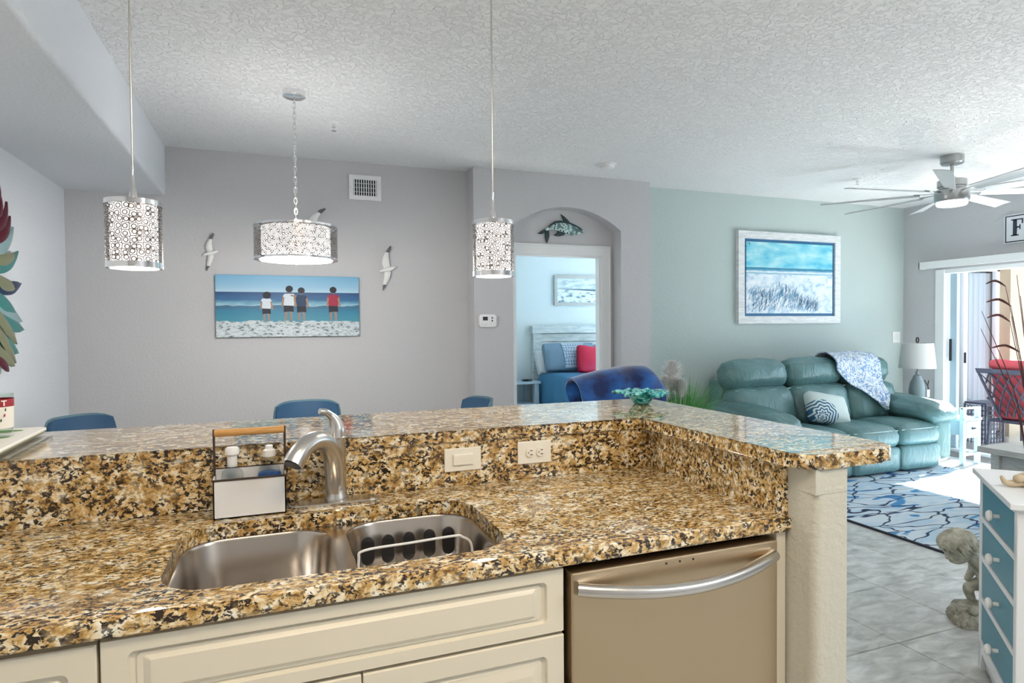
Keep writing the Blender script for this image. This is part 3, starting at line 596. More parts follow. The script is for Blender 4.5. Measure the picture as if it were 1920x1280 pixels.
# ------------------------------------------------------------------ hanging lamps
def pendant(x, y, label):
    zb_, zt_ = 1.567, 1.757; r = .0714
    p = thing('pendant_lamp', label, 'lamp', (x, y, zb_), 0, 'pendant lamps over the bar')
    P('canopy', lathe([(0, ZC), (.06, ZC), (.06, ZC-.012), (.052, ZC-.022), (.01, ZC-.024), (0, ZC-.024)], (x, y, 0), 28), 'chrome', p, True)
    P('cord', tube([(x, y, ZC-.02), (x, y, zt_+.10)], .0028, 8), 'brushed_nickel', p, True)
    P('stem', lathe([(.0045, .10), (.0045, .04), (.008, .035), (.013, .004), (.013, 0)], (x, y, zt_), 16), 'chrome', p, True)
    P('sleeve', lathe([(r, zb_+.016), (r, zt_-.012)], (x, y, 0), 56, None, False), 'cut_metal_rings', p, True)
    P('top_ring', lathe([(r+.0008, zt_-.013), (r+.0008, zt_+.001), (r-.002, zt_+.001), (r-.002, zt_-.013)], (x, y, 0), 56, None, False), 'chrome', p, 30)
    P('bottom_ring', lathe([(r+.0008, zb_), (r+.0008, zb_+.017), (r-.002, zb_+.017), (r-.002, zb_), (r+.0008, zb_)], (x, y, 0), 56, None, False), 'chrome', p, 30)
    P('diffuser', lathe([(.0, zb_+.002), (.056, zb_+.002), (.060, zb_+.006), (.060, zt_-.006), (.0, zt_-.006)], (x, y, 0), 40), 'lamp_diffuser', p, True)
    b = None
    for k in range(3): b = tube([(x, y, zt_-.002), (x+r*math.cos(2.1*k), y+r*math.sin(2.1*k), zt_-.002)], .002, 6, b)
    P('spider', b, 'chrome', p)
    l = bpy.data.lights.new('pendant_bulb', 'POINT'); l.energy = 4; l.color = (1, .93, .82); l.shadow_soft_size = .03
    o = bpy.data.objects.new('pendant_bulb', l); link(o, p); o.location = (0, 0, -.03)
pendant(-.369, 2.05, 'cut-metal cylinder pendant lamp hanging above the soap caddy end of the bar')
pendant(.714, 2.05, 'cut-metal cylinder pendant lamp hanging in front of the arched niche wall')
cx_, cy_ = .126, 3.787
ch = thing('drum_chandelier', 'wide cut-metal drum chandelier hanging on a chain before the beach canvas', 'lamp', (cx_, cy_, 1.775))
P('canopy', lathe([(0, ZC), (.062, ZC), (.062, ZC-.028), (.055, ZC-.032), (0, ZC-.032)], (cx_, cy_, 0), 32), 'chrome', ch, 30)
b = None; z = ZC-.03; k = 0
while z > 2.005:
    q = [(cx_+(.009*math.cos(t) if k % 2 else 0), cy_+(0 if k % 2 else .009*math.cos(t)), z-.017+.0195*math.sin(t)) for t in [2*PI*i/12 for i in range(12)]]
    b = tube(q, .0021, 6, b, True); z -= .030; k += 1
P('chain', b, 'chrome', ch, True)
P('cord', tube([(cx_+.004*math.sin(i*1.3), cy_+.003, ZC-.03-.0235*i) for i in range(32)], .0018, 6), 'white_plastic', ch, True)
P('sleeve', lathe([(.227, 1.790), (.227, 1.972)], (cx_, cy_, 0), 72, None, False), 'cut_metal_mesh', ch, True)
for nm, z in (('bottom_ring', 1.783), ('top_ring', 1.968)): P(nm, lathe([(.229, z), (.229, z+.010), (.224, z+.010), (.224, z), (.229, z)], (cx_, cy_, 0), 72, None, False), 'chrome', ch, 30)
P('inner_shade', lathe([(.186, 1.786), (.188, 1.790), (.188, 1.968)], (cx_, cy_, 0), 56, None, False), 'lamp_diffuser', ch, True)
P('bottom_lens', lathe([(0, 1.770), (.12, 1.772), (.196, 1.779), (.200, 1.785), (0, 1.786)], (cx_, cy_, 0), 56), 'lamp_lens', ch, True)
P('finial', lathe([(0, 1.758), (.009, 1.760), (.016, 1.768), (.012, 1.773), (0, 1.774)], (cx_, cy_, 0), 20), 'chrome', ch, True)
b = None
for k in range(3): b = tube([(cx_, cy_, 2.0), (cx_+.225*math.cos(2.1*k+.4), cy_+.225*math.sin(2.1*k+.4), 1.974)], .003, 6, b)
P('hanger', b, 'chrome', ch)
l = bpy.data.lights.new('chandelier_bulb', 'POINT'); l.energy = 40; l.color = (1, .95, .88); l.shadow_soft_size = .06
o = bpy.data.objects.new('chandelier_bulb', l); link(o, ch); o.location = (0, 0, -.06)
l = bpy.data.lights.new('chandelier_up_bulb', 'POINT'); l.energy = 4.5; l.color = (1, .96, .92); l.shadow_soft_size = .05
o = bpy.data.objects.new('chandelier_up_bulb', l); link(o, ch); o.location = (0, 0, .10)
# kitchen fixture and the added fill light over the hall, behind the camera
for (x, y, lab) in ((.35, .1, 'flat ceiling light over the kitchen floor'), (2.6, -.6, 'added flat fill light on the ceiling over the passage beside the kitchen')):
    t = thing('ceiling_light', lab, 'lamp', (x, y, 2.66)); P('housing', bx((x-.62, y-.27, 2.70), (x+.62, y+.27, ZC), .01), 'white_trim', t); P('lens', bx((x-.60, y-.25, 2.66), (x+.60, y+.25, 2.70), .015), 'ceiling_lens', t)
# ------------------------------------------------------------------ walls: dining side
cv = thing('beach_canvas', 'wide beach canvas print of four children facing the sea', 'picture', (.118, YD-.02, 1.568))
cvp = P('canvas', bx((-.410, YD-.038, 1.330), (.646, YD-.001, 1.806), .003), 'kids_beach_print', cv)
cvp.data.transform(Matrix.Translation((0, 0, 0)))
def kid(name, x, top, bot, shirt, shorts, hair, lean=0, skirt=False, arm=None):
    """flat printed child, x centre, world z of crown and feet."""
    y = YD-.0386; H_ = top-bot; b = bmesh.new(); b0 = None; mats = ['print_dark', shirt, shorts, 'print_skin']
    def poly(pts, mi, dy=0):
        vs = [b.verts.new((x+p[0]*H_+lean*p[1]*H_, y-dy, bot+p[1]*H_)) for p in pts]; fc = b.faces.new(vs); fc.material_index = mi
        if fc.normal.y > 0: fc.normal_flip()
    ell = lambda cx, cz, rx, rz: [(cx+rx*math.cos(t), cz+rz*math.sin(t)) for t in [2*PI*i/16 for i in range(16)]]
    poly([(-.10, .30), (-.035, .30), (-.045, .02), (-.10, .0)], 3); poly([(.03, .30), (.095, .30), (.10, .0), (.045, .02)], 3)
    poly([(-.13, .46), (.12, .46), (.14, .26), (.01, .27), (-.13, .25)], 2, .0001)
    poly([(-.17, .70), (-.12, .77), (.12, .77), (.17, .70), (.13, .43), (-.13, .44)], 1, .0002)
    if arm == 'out': poly([(-.12, .75), (-.16, .70), (-.30, .74), (-.30, .78)], 3, .0003)
    else: poly([(-.17, .70), (-.12, .66), (-.15, .42), (-.20, .42)], 3, .0003)
    poly([(.17, .70), (.12, .66), (.16, .40), (.21, .42)], 3, .0003)
    poly(ell(0, .89, .085, .095), 3, .0003); poly(ell(.0, .905, .10, .095) if not skirt else ell(.02, .88, .13, .12), 0, .0004)
    for fc in b.faces: pass
    base = Vector(cv.location); bmesh.ops.translate(b, verts=b.verts, vec=-base)
    me = bpy.data.meshes.new(name); b.to_mesh(me); b.free()
    for mm in mats: me.materials.append(M[mm])
    o = bpy.data.objects.new(name, me); link(o, cv); return o
zf = lambda py: 1.806-(py-515)/117*.476
xf = lambda px: -.410+(px-405)/267*1.056
kid('printed_figure', xf(495), zf(546), zf(603), 'print_white', 'print_dark', 0, 0, True)
kid('printed_figure', xf(535), zf(534), zf(602), 'print_white', 'print_dark', 0, .04)
kid('printed_figure', xf(560), zf(537), zf(602), 'print_navy', 'print_dark', 0, 0, False, 'out')
kid('printed_figure', xf(621), zf(535), zf(602), 'print_red', 'print_dark', 0)
# gulls: wing pair in relief
def gull(label, x, z, h, tilt, y=YD):
    g = thing('wall_gull', label, 'wall decoration', (x, y-.02, z), 0, 'carved gulls on the dining wall'); s = h
    g.rotation_euler = (0, R(tilt), 0)
    def wing(pts, w, mi):
        def fn(u, v):
            k = u*(len(pts)-1); i = min(int(k), len(pts)-2); t = k-i
            p = [pts[i][c]+(pts[i+1][c]-pts[i][c])*t for c in (0, 1)]; ww = w[i]+(w[i+1]-w[i])*t
            return (s*(p[0]+ww*(v-.5)), -.05*s*math.sin(PI*u)*1.0-.012*math.sin(PI*v), s*p[1])
        return grid(fn, 14, 5, .006)
    up = wing([(.0, .0), (-.04, .14), (-.035, .28), (.005, .40)], [.15, .17, .13, .07], 0)
    obj('wing', up, 'gull_white', g, True); obj('wing_tip', wing([(.005, .40), (.04, .46), (.075, .52)], [.07, .045, .004], 1), 'gull_grey', g, True)
    obj('wing', wing([(.0, .0), (.0, -.12), (-.03, -.24), (-.065, -.35)], [.15, .14, .12, .08], 0), 'gull_white', g, True)
    obj('wing_tip', wing([(-.065, -.35), (-.09, -.42), (-.105, -.48)], [.08, .05, .004], 1), 'gull_grey', g, True)
    obj('body', tube(bez([(-.17*s, -.01, -.05*s), (-.06*s, -.02, -.02*s), (.06*s, -.02, .01*s), (.14*s, -.02, .045*s), (.19*s, -.015, .04*s)], 5), lerp_list([.025*s, .045*s, .05*s, .04*s, .008*s], 21), 10), 'gull_white', g, True)
    return g
gull('carved white gull with grey wing tips left of the beach canvas', -.437, 1.963, .275, 0)
gull('carved white gull with grey wing tips right of the beach canvas', .880, 1.875, .36, 0)
gull('carved white gull half hidden behind the drum chandelier', .285, 2.185, .36, 26)
# air vent
vt = thing('air_vent', 'white wall air vent with vertical louvres near the ceiling', 'vent', (.711, YD, 2.437))
x0, x1, z0, z1 = .584, .840, 2.437, 2.637
w = .035; b = None
for pts in ([(x0, z0), (x1, z0), (x1-w, z0+w), (x0+w, z0+w)], [(x0+w, z1-w), (x1-w, z1-w), (x1, z1), (x0, z1)], [(x0, z0), (x0+w, z0+w), (x0+w, z1-w), (x0, z1)], [(x1-w, z0+w), (x1, z0), (x1, z1), (x1-w, z1-w)]): b = prism(pts, YD-.012, YD, 'y', b)
bmesh.ops.remove_doubles(b, verts=b.verts, dist=1e-5)
P('frame', b, 'white_plastic', vt); P('dark_back', bx((x0+.03, YD-.002, z0+.03), (x1-.03, YD-.0005, z1-.03)), 'dark_hole', vt)
for i in range(10): x = x0+.042+.0191*i; P('louvre', bx((x-.0035, YD-.010, z0+.033), (x+.0035, YD-.002, z1-.033)), 'white_plastic', vt)
for i in range(3): z = z0+.065+.035*i; P('cross_bar', bx((x0+.033, YD-.004, z-.0015), (x1-.033, YD-.002, z+.0015)), 'white_plastic', vt)
for x in (x0+.014, x1-.014): P('screw', bx((x-.003, YD-.0135, 2.534), (x+.003, YD-.0118, 2.540), .001), 'chrome', vt)
# thermostat
t = thing('thermostat', 'small white digital thermostat on the pier beside the doorway', 'thermostat', (1.69, YW, 1.392))
P('housing', prism(rrect(1.615, 1.766, 1.392, 1.500, .02, 5), YW-.028, YW, 'y', None, .006), 'white_plastic', t, True)
P('screen', bx((1.645, YW-.0295, 1.448), (1.688, YW-.0279, 1.480)), 'sign_ink', t)
for z in (1.470, 1.446): P('button', bx((1.722, YW-.030, z-.006), (1.734, YW-.0275, z+.006), .002), 'sign_ink', t)
for x in (1.650, 1.678): P('button', bx((x-.009, YW-.030, 1.408), (x+.009, YW-.0275, 1.420), .002), 'white_trim', t)
# dolphin
d = thing('dolphin_plaque', 'spotted grey-green metal dolphin plaque over the doorway inside the arch', 'wall decoration', (2.455, YN-.02, 2.28))
sx = (2.695-2.217)/92
def pd(px, py): return (2.217+(px-6)*sx*16/16, YN, 2.36-(py)*.0054)
def dpt(zx, zy): return (2.217+(zx-100)/1420*.478, 2.417-(zy-180)/880*.272)
def relief(pts, d0, d1): return prism([dpt(*p) for p in pts], YN-d1, YN-d0, 'y', None, .004)
body = [(1515, 680), (1430, 630), (1380, 570), (1260, 500), (1100, 445), (900, 400), (760, 388), (620, 420), (500, 500), (410, 590), (330, 660), (360, 700), (440, 690), (560, 640), (700, 680), (860, 740), (1000, 780), (1150, 800), (1280, 770), (1400, 735)]
P('body', relief(body, .006, .022), 'dolphin_metal', d, True)
back = [(1500, 675), (1430, 625), (1380, 565), (1260, 495), (1100, 440), (900, 392), (760, 380), (620, 412), (500, 492), (410, 580), (450, 620), (560, 500), (700, 440), (900, 440), (1080, 480), (1240, 530), (1360, 600)]
P('back_stripe', relief(back, .005, .0235), 'dolphin_dark', d)
P('dorsal_fin', relief([(890, 410), (870, 320), (790, 180), (900, 250), (1010, 350), (1100, 440)], .006, .016), 'dolphin_dark', d)
P('flipper', relief([(700, 690), (930, 740), (880, 810), (760, 845), (640, 840), (570, 810), (680, 770)], .004, .03), 'dolphin_dark', d)
P('tail_fluke', relief([(420, 590), (440, 690), (260, 800), (110, 800), (200, 720), (330, 660)], .004, .014), 'dolphin_dark', d)
P('tail_fluke', relief([(330, 690), (450, 680), (460, 870), (400, 1050), (370, 1050), (330, 880)], .004, .018), 'dolphin_dark', d)
# metal leaf sculpture on the left wall
a = thing('metal_wall_sculpture', 'tall metal wall sculpture of curled teal, bronze and wine-red leaves', 'wall decoration', (XL, 3.93, 1.2))
def leaf(y, z, ln, ang, w, curl):
    ca_, sa_ = math.cos(R(ang)), math.sin(R(ang))
    def fn(u, v):
        ww = w*(.55+1.1*u)*(1-u)**.75*1.25; s_ = ln*u; t_ = (v-.5)*ww+curl*(u**2.2)
        return (XL+.010+.03*math.sin(PI*u*.8)+.010*(1-(2*v-1)**2), y+s_*ca_-t_*sa_, z+s_*sa_+t_*ca_)
    return grid(fn, 10, 4, .002)
P('spine', tube([(XL+.012, 3.93, 1.2), (XL+.012, 3.93, 1.65), (XL+.012, 3.95, 2.10)], .012, 8), 'leaf_bronze', a, True)
cols = ['leaf_teal', 'leaf_bronze', 'leaf_silver', 'leaf_navy', 'leaf_wine']
rows = [(2.05, .10, 60, 'leaf_wine'), (1.97, .12, 52, 'leaf_wine'), (1.90, .20, 45, 'leaf_wine'), (1.84, .22, 38, 'leaf_wine'), (1.80, .24, 32, 'leaf_silver'), (1.75, .23, 12, 'leaf_bronze'), (1.72, .27, 20, 'leaf_teal'), (1.67, .24, -12, 'leaf_bronze'), (1.63, .28, 4, 'leaf_navy'), (1.60, .24, -30, 'leaf_teal'), (1.56, .30, -20, 'leaf_silver'), (1.52, .27, -42, 'leaf_bronze'), (1.50, .32, -16, 'leaf_teal'), (1.44, .27, -48, 'leaf_bronze'), (1.40, .25, -30, 'leaf_teal'), (1.33, .20, -40, 'leaf_bronze'), (1.28, .12, -60, 'leaf_wine')]
for i, (z, ln, an, mm) in enumerate(rows):
    P('leaf', leaf(3.95, z, ln*1.12, an-12, .095, .075), mm, a, True)
    P('leaf', leaf(3.91, z+.01, ln*.95, 180-an, .085, -.04), cols[i % 4], a, True)
# ceiling devices
def dev(name, label, x, y, r, h, cat):
    t = thing(name, label, cat, (x, y, ZC-h)); return t
t = dev('smoke_detector', 'round white smoke detector on the ceiling before the arched niche', 2.614, 4.60, .07, .035, 'detector')
P('base', lathe([(0, ZC), (.075, ZC), (.075, ZC-.012), (.06, ZC-.014), (0, ZC-.014)], (2.614, 4.60, 0), 28), 'white_plastic', t, 30); P('cover', lathe([(.06, ZC-.013), (.058, ZC-.032), (.045, ZC-.04), (0, ZC-.042)], (2.614, 4.60, 0), 28), 'white_plastic', t, True)
for x, y, lab in ((.386, 4.27, 'small white ceiling sprinkler near the drum chandelier'), (5.081, 4.30, 'small white ceiling sprinkler beside the ceiling fan')):
    t = dev('sprinkler', lab, x, y, .035, .05, 'sprinkler'); P('escutcheon', lathe([(0, ZC), (.04, ZC), (.036, ZC-.008), (.015, ZC-.010), (0, ZC-.01)], (x, y, 0), 24), 'white_plastic', t, True)
    P('head', lathe([(.011, ZC-.009), (.012, ZC-.03), (.007, ZC-.032), (.007, ZC-.048), (.016, ZC-.050), (.016, ZC-.053), (0, ZC-.053)], (x, y, 0), 16), 'chrome', t, 30)
# ceiling fan
fx, fy = 5.126, 3.461
fn_ = thing('ceiling_fan', 'large brushed nickel ceiling fan with nine thin blades and a light', 'fan', (fx, fy, 2.335))
P('canopy', lathe([(0, ZC), (.082, ZC), (.082, ZC-.055), (.074, ZC-.068), (0, ZC-.068)], (fx, fy, 0), 36), 'fan_nickel', fn_, 30)
P('downrod', lathe([(.014, ZC-.066), (.014, 2.575), (.024, 2.572), (.024, 2.55), (.0, 2.55)], (fx, fy, 0), 18), 'fan_nickel', fn_, 30)
P('motor', lathe([(0, 2.552), (.085, 2.550), (.102, 2.542), (.102, 2.492), (.09, 2.488), (.09, 2.47), (0, 2.47)], (fx, fy, 0), 40), 'fan_nickel', fn_, 30)
P('hub', lathe([(0, 2.472), (.10, 2.472), (.118, 2.462), (.122, 2.43), (.122, 2.385), (.115, 2.372), (0, 2.372)], (fx, fy, 0), 44), 'fan_nickel', fn_, 30)
P('light_lens', lathe([(.108, 2.374), (.108, 2.352), (.098, 2.340), (.06, 2.335), (0, 2.333)], (fx, fy, 0), 40), 'fan_lens', fn_, True)
bl0 = None
for k in range(9):
    an = 211+40*k
    if bl0 is None:
        q = grid(lambda u, v: (.22+.73*u, (v-.5)*(.075+.045*u), -.028*(v-.5)+.004*math.sin(PI*v)), 10, 6, .006); bl0 = obj('blade', q, 'fan_blade_paint', fn_, True); o = bl0
        br_ = tube([(.10, 0, 0), (.16, 0, .002), (.26, 0, .004)], [.014, .010, .016], 10, None, False, .35); br0 = obj('bracket', br_, 'fan_nickel', bl0, True)
    else:
        o = bl0.copy(); link(o, fn_); c2 = br0.copy(); link(c2, o)
    o.location = (0, 0, 2.445-2.335); o.rotation_euler = (0, 0, R(an))
# ------------------------------------------------------------------ dining chairs
def chair(label, x, y, rz):
    c = thing('dining_chair', label, 'chair', (x, y, 0), R(rz), 'blue dining chairs')
    def back(u, v, off=0):
        a = (u-.5)*2; zz = .44+.455*v; w = .195+.045*v-.03*v**6
        return (a*w, .20-.10*abs(a)**2.2+.07*v+off, zz-.03*abs(a)**6*v)
    obj('back_shell', grid(lambda u, v: back(u, v, .0), 14, 12, .012), 'chair_shell', c, True)
    obj('back_pad', grid(lambda u, v: back(.03+.94*u, .02+.955*v, -.022-.012*math.sin(PI*u)*math.sin(PI*v)), 14, 12, .016), 'blue_fabric', c, True)
    obj('seat', cushion((.46, .46, .07), .034, (0, 0, .015), 7, T(0, 0, .455)), 'blue_fabric', c, True)
    for sx_ in (-1, 1):
        for sy in (-1, 1): obj('leg', tube([(sx_*.15, sy*.15, .43), (sx_*.21, sy*.21, 0)], [.016, .010], 10), 'dark_brown', c, True)
    return c
chair('blue upholstered dining chair facing out from below the beach canvas', .205, 4.33, 0)
chair('blue upholstered dining chair turned sideways in the left corner of the room', -.93, 4.18, 52)
chair('blue upholstered dining chair mostly hidden beside the arched niche pier', 1.16, 4.18, -82)

# ------------------------------------------------------------------ living room
rug = obj('area_rug', bx((3.765, 2.15, 0), (6.05, 4.62, .012), .003), 'rug_pile', None, False, org=(4.9, 3.3, 0)); tag(rug, 'pale blue area rug with navy branch and leaf pattern', 'rug')
rb = bx((3.757, 2.142, 0), (3.775, 4.628, .0135), .002); o = obj('binding', rb, 'print_dark', rug); o.location = -Vector((4.9, 3.3, 0))
# sofa
sf = thing('leather_sofa', 'teal leather reclining sofa with padded headrests and arms', 'sofa', (5.0, 4.6, .012))
SX = [(4.17, 4.795), (4.805, 5.395), (5.405, 5.93)]; BX = [(3.99, 4.72), (4.735, 5.43), (5.445, 6.10)]
P('base', bx((4.10, 4.16, .03), (6.02, 5.10, .30), .02), 'teal_leather', sf, True)
def yb(z): return 4.60+(z-.45)*.30     # leaning front of the backs
for i, (a0_, a1_) in enumerate(SX):
    w = a1_-a0_; cxx = (a0_+a1_)/2
    P('seat_cushion', cushion((w, .60, .20), .085, (.0, .03, .035), 9, T(cxx, 4.37, .34), .004, i), 'teal_leather', sf, True)
    P('footrest_panel', cushion((w, .10, .235), .045, (0, .018, 0), 7, T(cxx, 4.12, .145), .002, i+5), 'teal_leather', sf, True)
    P('piping', tube(bez([(a0_+.02, 4.105, .405), (cxx, 4.072, .412), (a1_-.02, 4.105, .405)], 8), .004, 6), 'leather_stitch', sf, True)
for i, (a0_, a1_) in enumerate(BX):
    w = a1_-a0_; cxx = (a0_+a1_)/2
    P('back_cushion', cushion((w, .26, .42), .10, (0, .05, 0), 11, T(cxx, 4.76, .585) @ RX(-14), .010, i+9), 'teal_leather', sf, True)
    P('headrest', cushion((w+.015, .25, .28), .115, (0, .045, .02), 11, T(cxx, 4.855, .905) @ RX(-12), .007, i+19), 'teal_leather', sf, True)
    P('seam', tube(bez([(a0_+.03, 4.70, .775), (cxx, 4.685, .772), (a1_-.03, 4.70, .775)], 6), .004, 6), 'leather_stitch', sf, True)
P('back_panel', bx((4.02, 4.90, .05), (6.08, 5.12, .86), .05, 3), 'teal_leather', sf, True)
P('arm', cushion((.26, .86, .46), .09, (.01, .01, .02), 9, T(6.035, 4.55, .27), .003, 3), 'teal_leather', sf, True)
P('arm_pad', cushion((.37, .90, .18), .088, (.02, .03, .035), 11, T(6.02, 4.53, .545) @ RX(4), .008, 4), 'teal_leather', sf, True)
P('arm', cushion((.26, .86, .46), .09, (.01, .01, .02), 9, T(4.03, 4.55, .27), .003, 33), 'teal_leather', sf, True)
P('arm_pad', cushion((.37, .90, .18), .088, (.02, .03, .035), 11, T(4.05, 4.53, .545) @ RX(4), .008, 44), 'teal_leather', sf, True)
# throw over the sofa back
TP = [(5.02, .58), (4.99, .95), (4.94, 1.060), (4.86, 1.088), (4.78, 1.065), (4.715, 1.0), (4.70, .90), (4.675, .78), (4.62, .70), (4.575, .60), (4.55, .52)]
TL = bez([(0, *p) for p in TP], 4)
def throw(u, v):
    k = v*(len(TL)-1); i = min(int(k), len(TL)-2); t = k-i; p = TL[i]+(TL[i+1]-TL[i])*t
    xl, xr = 5.25, 5.84
    if v > .60: xl = 5.25+(v-.60)/.40*.50
    if v > .85: xr = 5.84-(v-.85)/.15*.10
    x = xl+(xr-xl)*u
    return (x, p.y-.010*math.sin(u*14)*v-.045*min(1, v*2.2), p.z+.02+.006*math.sin(u*9+2))
t = obj('throw_blanket', grid(throw, 22, 44, .012), 'paisley_throw', None, True, org=(5.58, 4.8, .52)); tag(t, 'blue and white paisley throw draped over the sofa back', 'blanket')
# cushion on the sofa
t = obj('throw_pillow', cushion((.44, .12, .30), .05, (0, .045, 0), 11, Matrix.Identity(4), .003, 2), 'mandala_cloth', None, True); t.location = (4.90, 4.47, .59); t.rotation_euler = (R(-30), R(10), R(-6)); tag(t, 'white and teal throw pillow with mandala print leaning on the sofa', 'cushion')
# chairside table and lamp
st = thing('chairside_table', 'narrow pale blue chairside table with a small drawer beside the sofa arm', 'table', (6.40, 4.42, 0))
X0, X1, Y0, Y1 = 6.265, 6.52, 4.10, 4.78
for x in (X0, X1-.04):
    for y, h_ in ((Y0, .565), (Y1-.04, .565)): P('leg', bx((x, y, 0), (x+.04, y+.04, h_), .003), 'pale_blue_paint', st)
P('table_top', bx((X0-.005, Y0-.01, .435), (X1+.005, Y1, .458), .004), 'pale_blue_paint', st)
P('upper_rail', bx((X0, Y0+.005, .548), (X1, Y0+.03, .565), .003), 'pale_blue_paint', st)
P('lamp_shelf', bx((X0-.0, Y1-.34, .565), (X1, Y1, .585), .003), 'pale_blue_paint', st)
P('rear_support', bx((X0+.0, Y1-.34, .458), (X1, Y1-.32, .566)), 'pale_blue_paint', st)
dd_ = P('drawer', bx((X0+.045, Y0-.002, .285), (X1-.045, Y0+.30, .430), .004), 'pale_blue_paint', st)
P('drawer_knob', tube([((X0+X1)/2-.02, Y0-.016, .36), ((X0+X1)/2+.02, Y0-.016, .36)], .009, 10), 'black_metal', dd_, True)
P('rail', bx((X0+.01, Y0+.005, .265), (X1-.01, Y0+.03, .285), .003), 'pale_blue_paint', st); P('rail', bx((X0+.01, Y0+.005, .09), (X1-.01, Y0+.03, .115), .003), 'pale_blue_paint', st)
lx, ly, lz = 6.385, 4.66, .585
lp = thing('table_lamp', 'table lamp with linen drum shade and grey bottle base beside the sofa', 'lamp', (lx, ly, lz))
P('foot', lathe([(0, 0), (.085, 0), (.085, .018), (.07, .022), (0, .022)], (lx, ly, lz), 32), 'dark_brown', lp, 30)
P('bottle_base', lathe([(.062, .020), (.075, .03), (.078, .10), (.066, .18), (.04, .235), (.036, .255), (.018, .262), (.018, .30), (0, .30)], (lx, ly, lz), 32), 'slate_ceramic', lp, True)
P('bow', tube(bez([(lx+.03, ly-.06, lz+.21), (lx+.06, ly-.07, lz+.155), (lx+.085, ly-.065, lz+.20), (lx+.06, ly-.075, lz+.15), (lx+.085, ly-.07, lz+.09)], 5), .006, 6), 'dark_brown', lp, True)
P('hang_tag', bx((lx+.035, ly-.085, lz+.03), (lx+.075, ly-.080, lz+.11), .001), 'white_cloth', lp)
q = lathe([(.172, .335), (.146, .60), (.142, .60), (.168, .335)], (lx, ly, lz), 48, None, False); bmesh.ops.remove_doubles(q, verts=q.verts, dist=1e-5); P('lamp_shade', q, 'linen_shade', lp, 30)
P('harp', tube([(lx, ly, lz+.29), (lx, ly, lz+.61)], .004, 8), 'dark_brown', lp); P('spider', tube([(lx-.143, ly, lz+.596), (lx+.143, ly, lz+.596)], .003, 6), 'dark_brown', lp)
P('finial', tube([(lx+.022*math.cos(t)*.8, ly, lz+.632+.026*math.sin(t)) for t in [2*PI*i/16 for i in range(16)]], .007, 8, None, True), 'dark_brown', lp, True)
# dune picture
pc = thing('dune_picture', 'white framed picture of a beach with dune grass above the sofa', 'picture', (5.165, YT, 1.885))
x0, x1, z0, z1, w = 4.465, 5.865, 1.405, 2.365, .078
for nm, pts in (('frame_rail', [(x0, z0), (x1, z0), (x1-w, z0+w), (x0+w, z0+w)]), ('frame_rail', [(x0+w, z1-w), (x1-w, z1-w), (x1, z1), (x0, z1)]), ('frame_rail', [(x0, z0), (x0+w, z0+w), (x0+w, z1-w), (x0, z1)]), ('frame_rail', [(x1-w, z0+w), (x1, z0), (x1, z1), (x1-w, z1-w)])):
    P(nm, prism(pts, YT-.045, YT, 'y'), 'whitewashed_wood', pc)
P('blue_liner', bx((x0+w, YT-.022, z0+w), (x1-w, YT, z1-w)), 'liner_blue', pc)
P('print', bx((x0+w+.03, YT-.034, z0+w+.03), (x1-w-.03, YT-.022, z1-w-.03)), 'dune_print', pc)
b = bmesh.new(); rn = random.Random(3); Yp = YT-.0344
for k in range(420):
    px = rn.uniform(x0+w+.04, x1-w-.25); t_ = (px-x0)/(x1-x0)
    top = 1.88-.20*t_+.06*math.sin(px*9); pz = z0+w+.035+rn.random()**.8*max(.05, top-(z0+w+.10))
    ln = rn.uniform(.04, .13); an = R(rn.uniform(25, 100)); ww = rn.uniform(.0015, .0035); bd = rn.uniform(-.03, .05)
    e = Vector((px+ln*math.cos(an)+bd, Yp, min(pz+ln*math.sin(an), 1.84)))
    if e.x > x1-w-.04: continue
    mid = Vector((px+ln*.5*math.cos(an)-bd*.2, Yp, pz+ln*.5*math.sin(an)))
    v1, v2, v3, v4 = [b.verts.new(p) for p in ((px-ww, Yp, pz), (px+ww, Yp, pz), (mid.x+ww, Yp, mid.z), (mid.x-ww, Yp, mid.z))]; v5 = b.verts.new(e)
    b.faces.new((v1, v2, v3, v4)); b.faces.new((v4, v3, v5))
g_ = P('printed_grass', b, 'print_ink_blue', pc); g_['kind'] = 'stuff'
P('printed_kite', tube([(4.60+.018*math.cos(t), Yp, 2.22+.022*math.sin(t)) for t in [.1+2.4*i/8 for i in range(9)]], .003, 5), 'print_dark', pc)
# switch plate by the corner
t = thing('wall_switch', 'white double switch plate on the teal wall behind the table lamp', 'switch', (6.79, YT, 1.17))
P('cover_plate', bx((6.725, YT-.008, 1.17), (6.845, YT, 1.30), .003), 'white_plastic', t)
for x in (6.76, 6.81): P('rocker', bx((x-.014, YT-.013, 1.205), (x+.014, YT-.007, 1.265), .002), 'white_plastic', t)
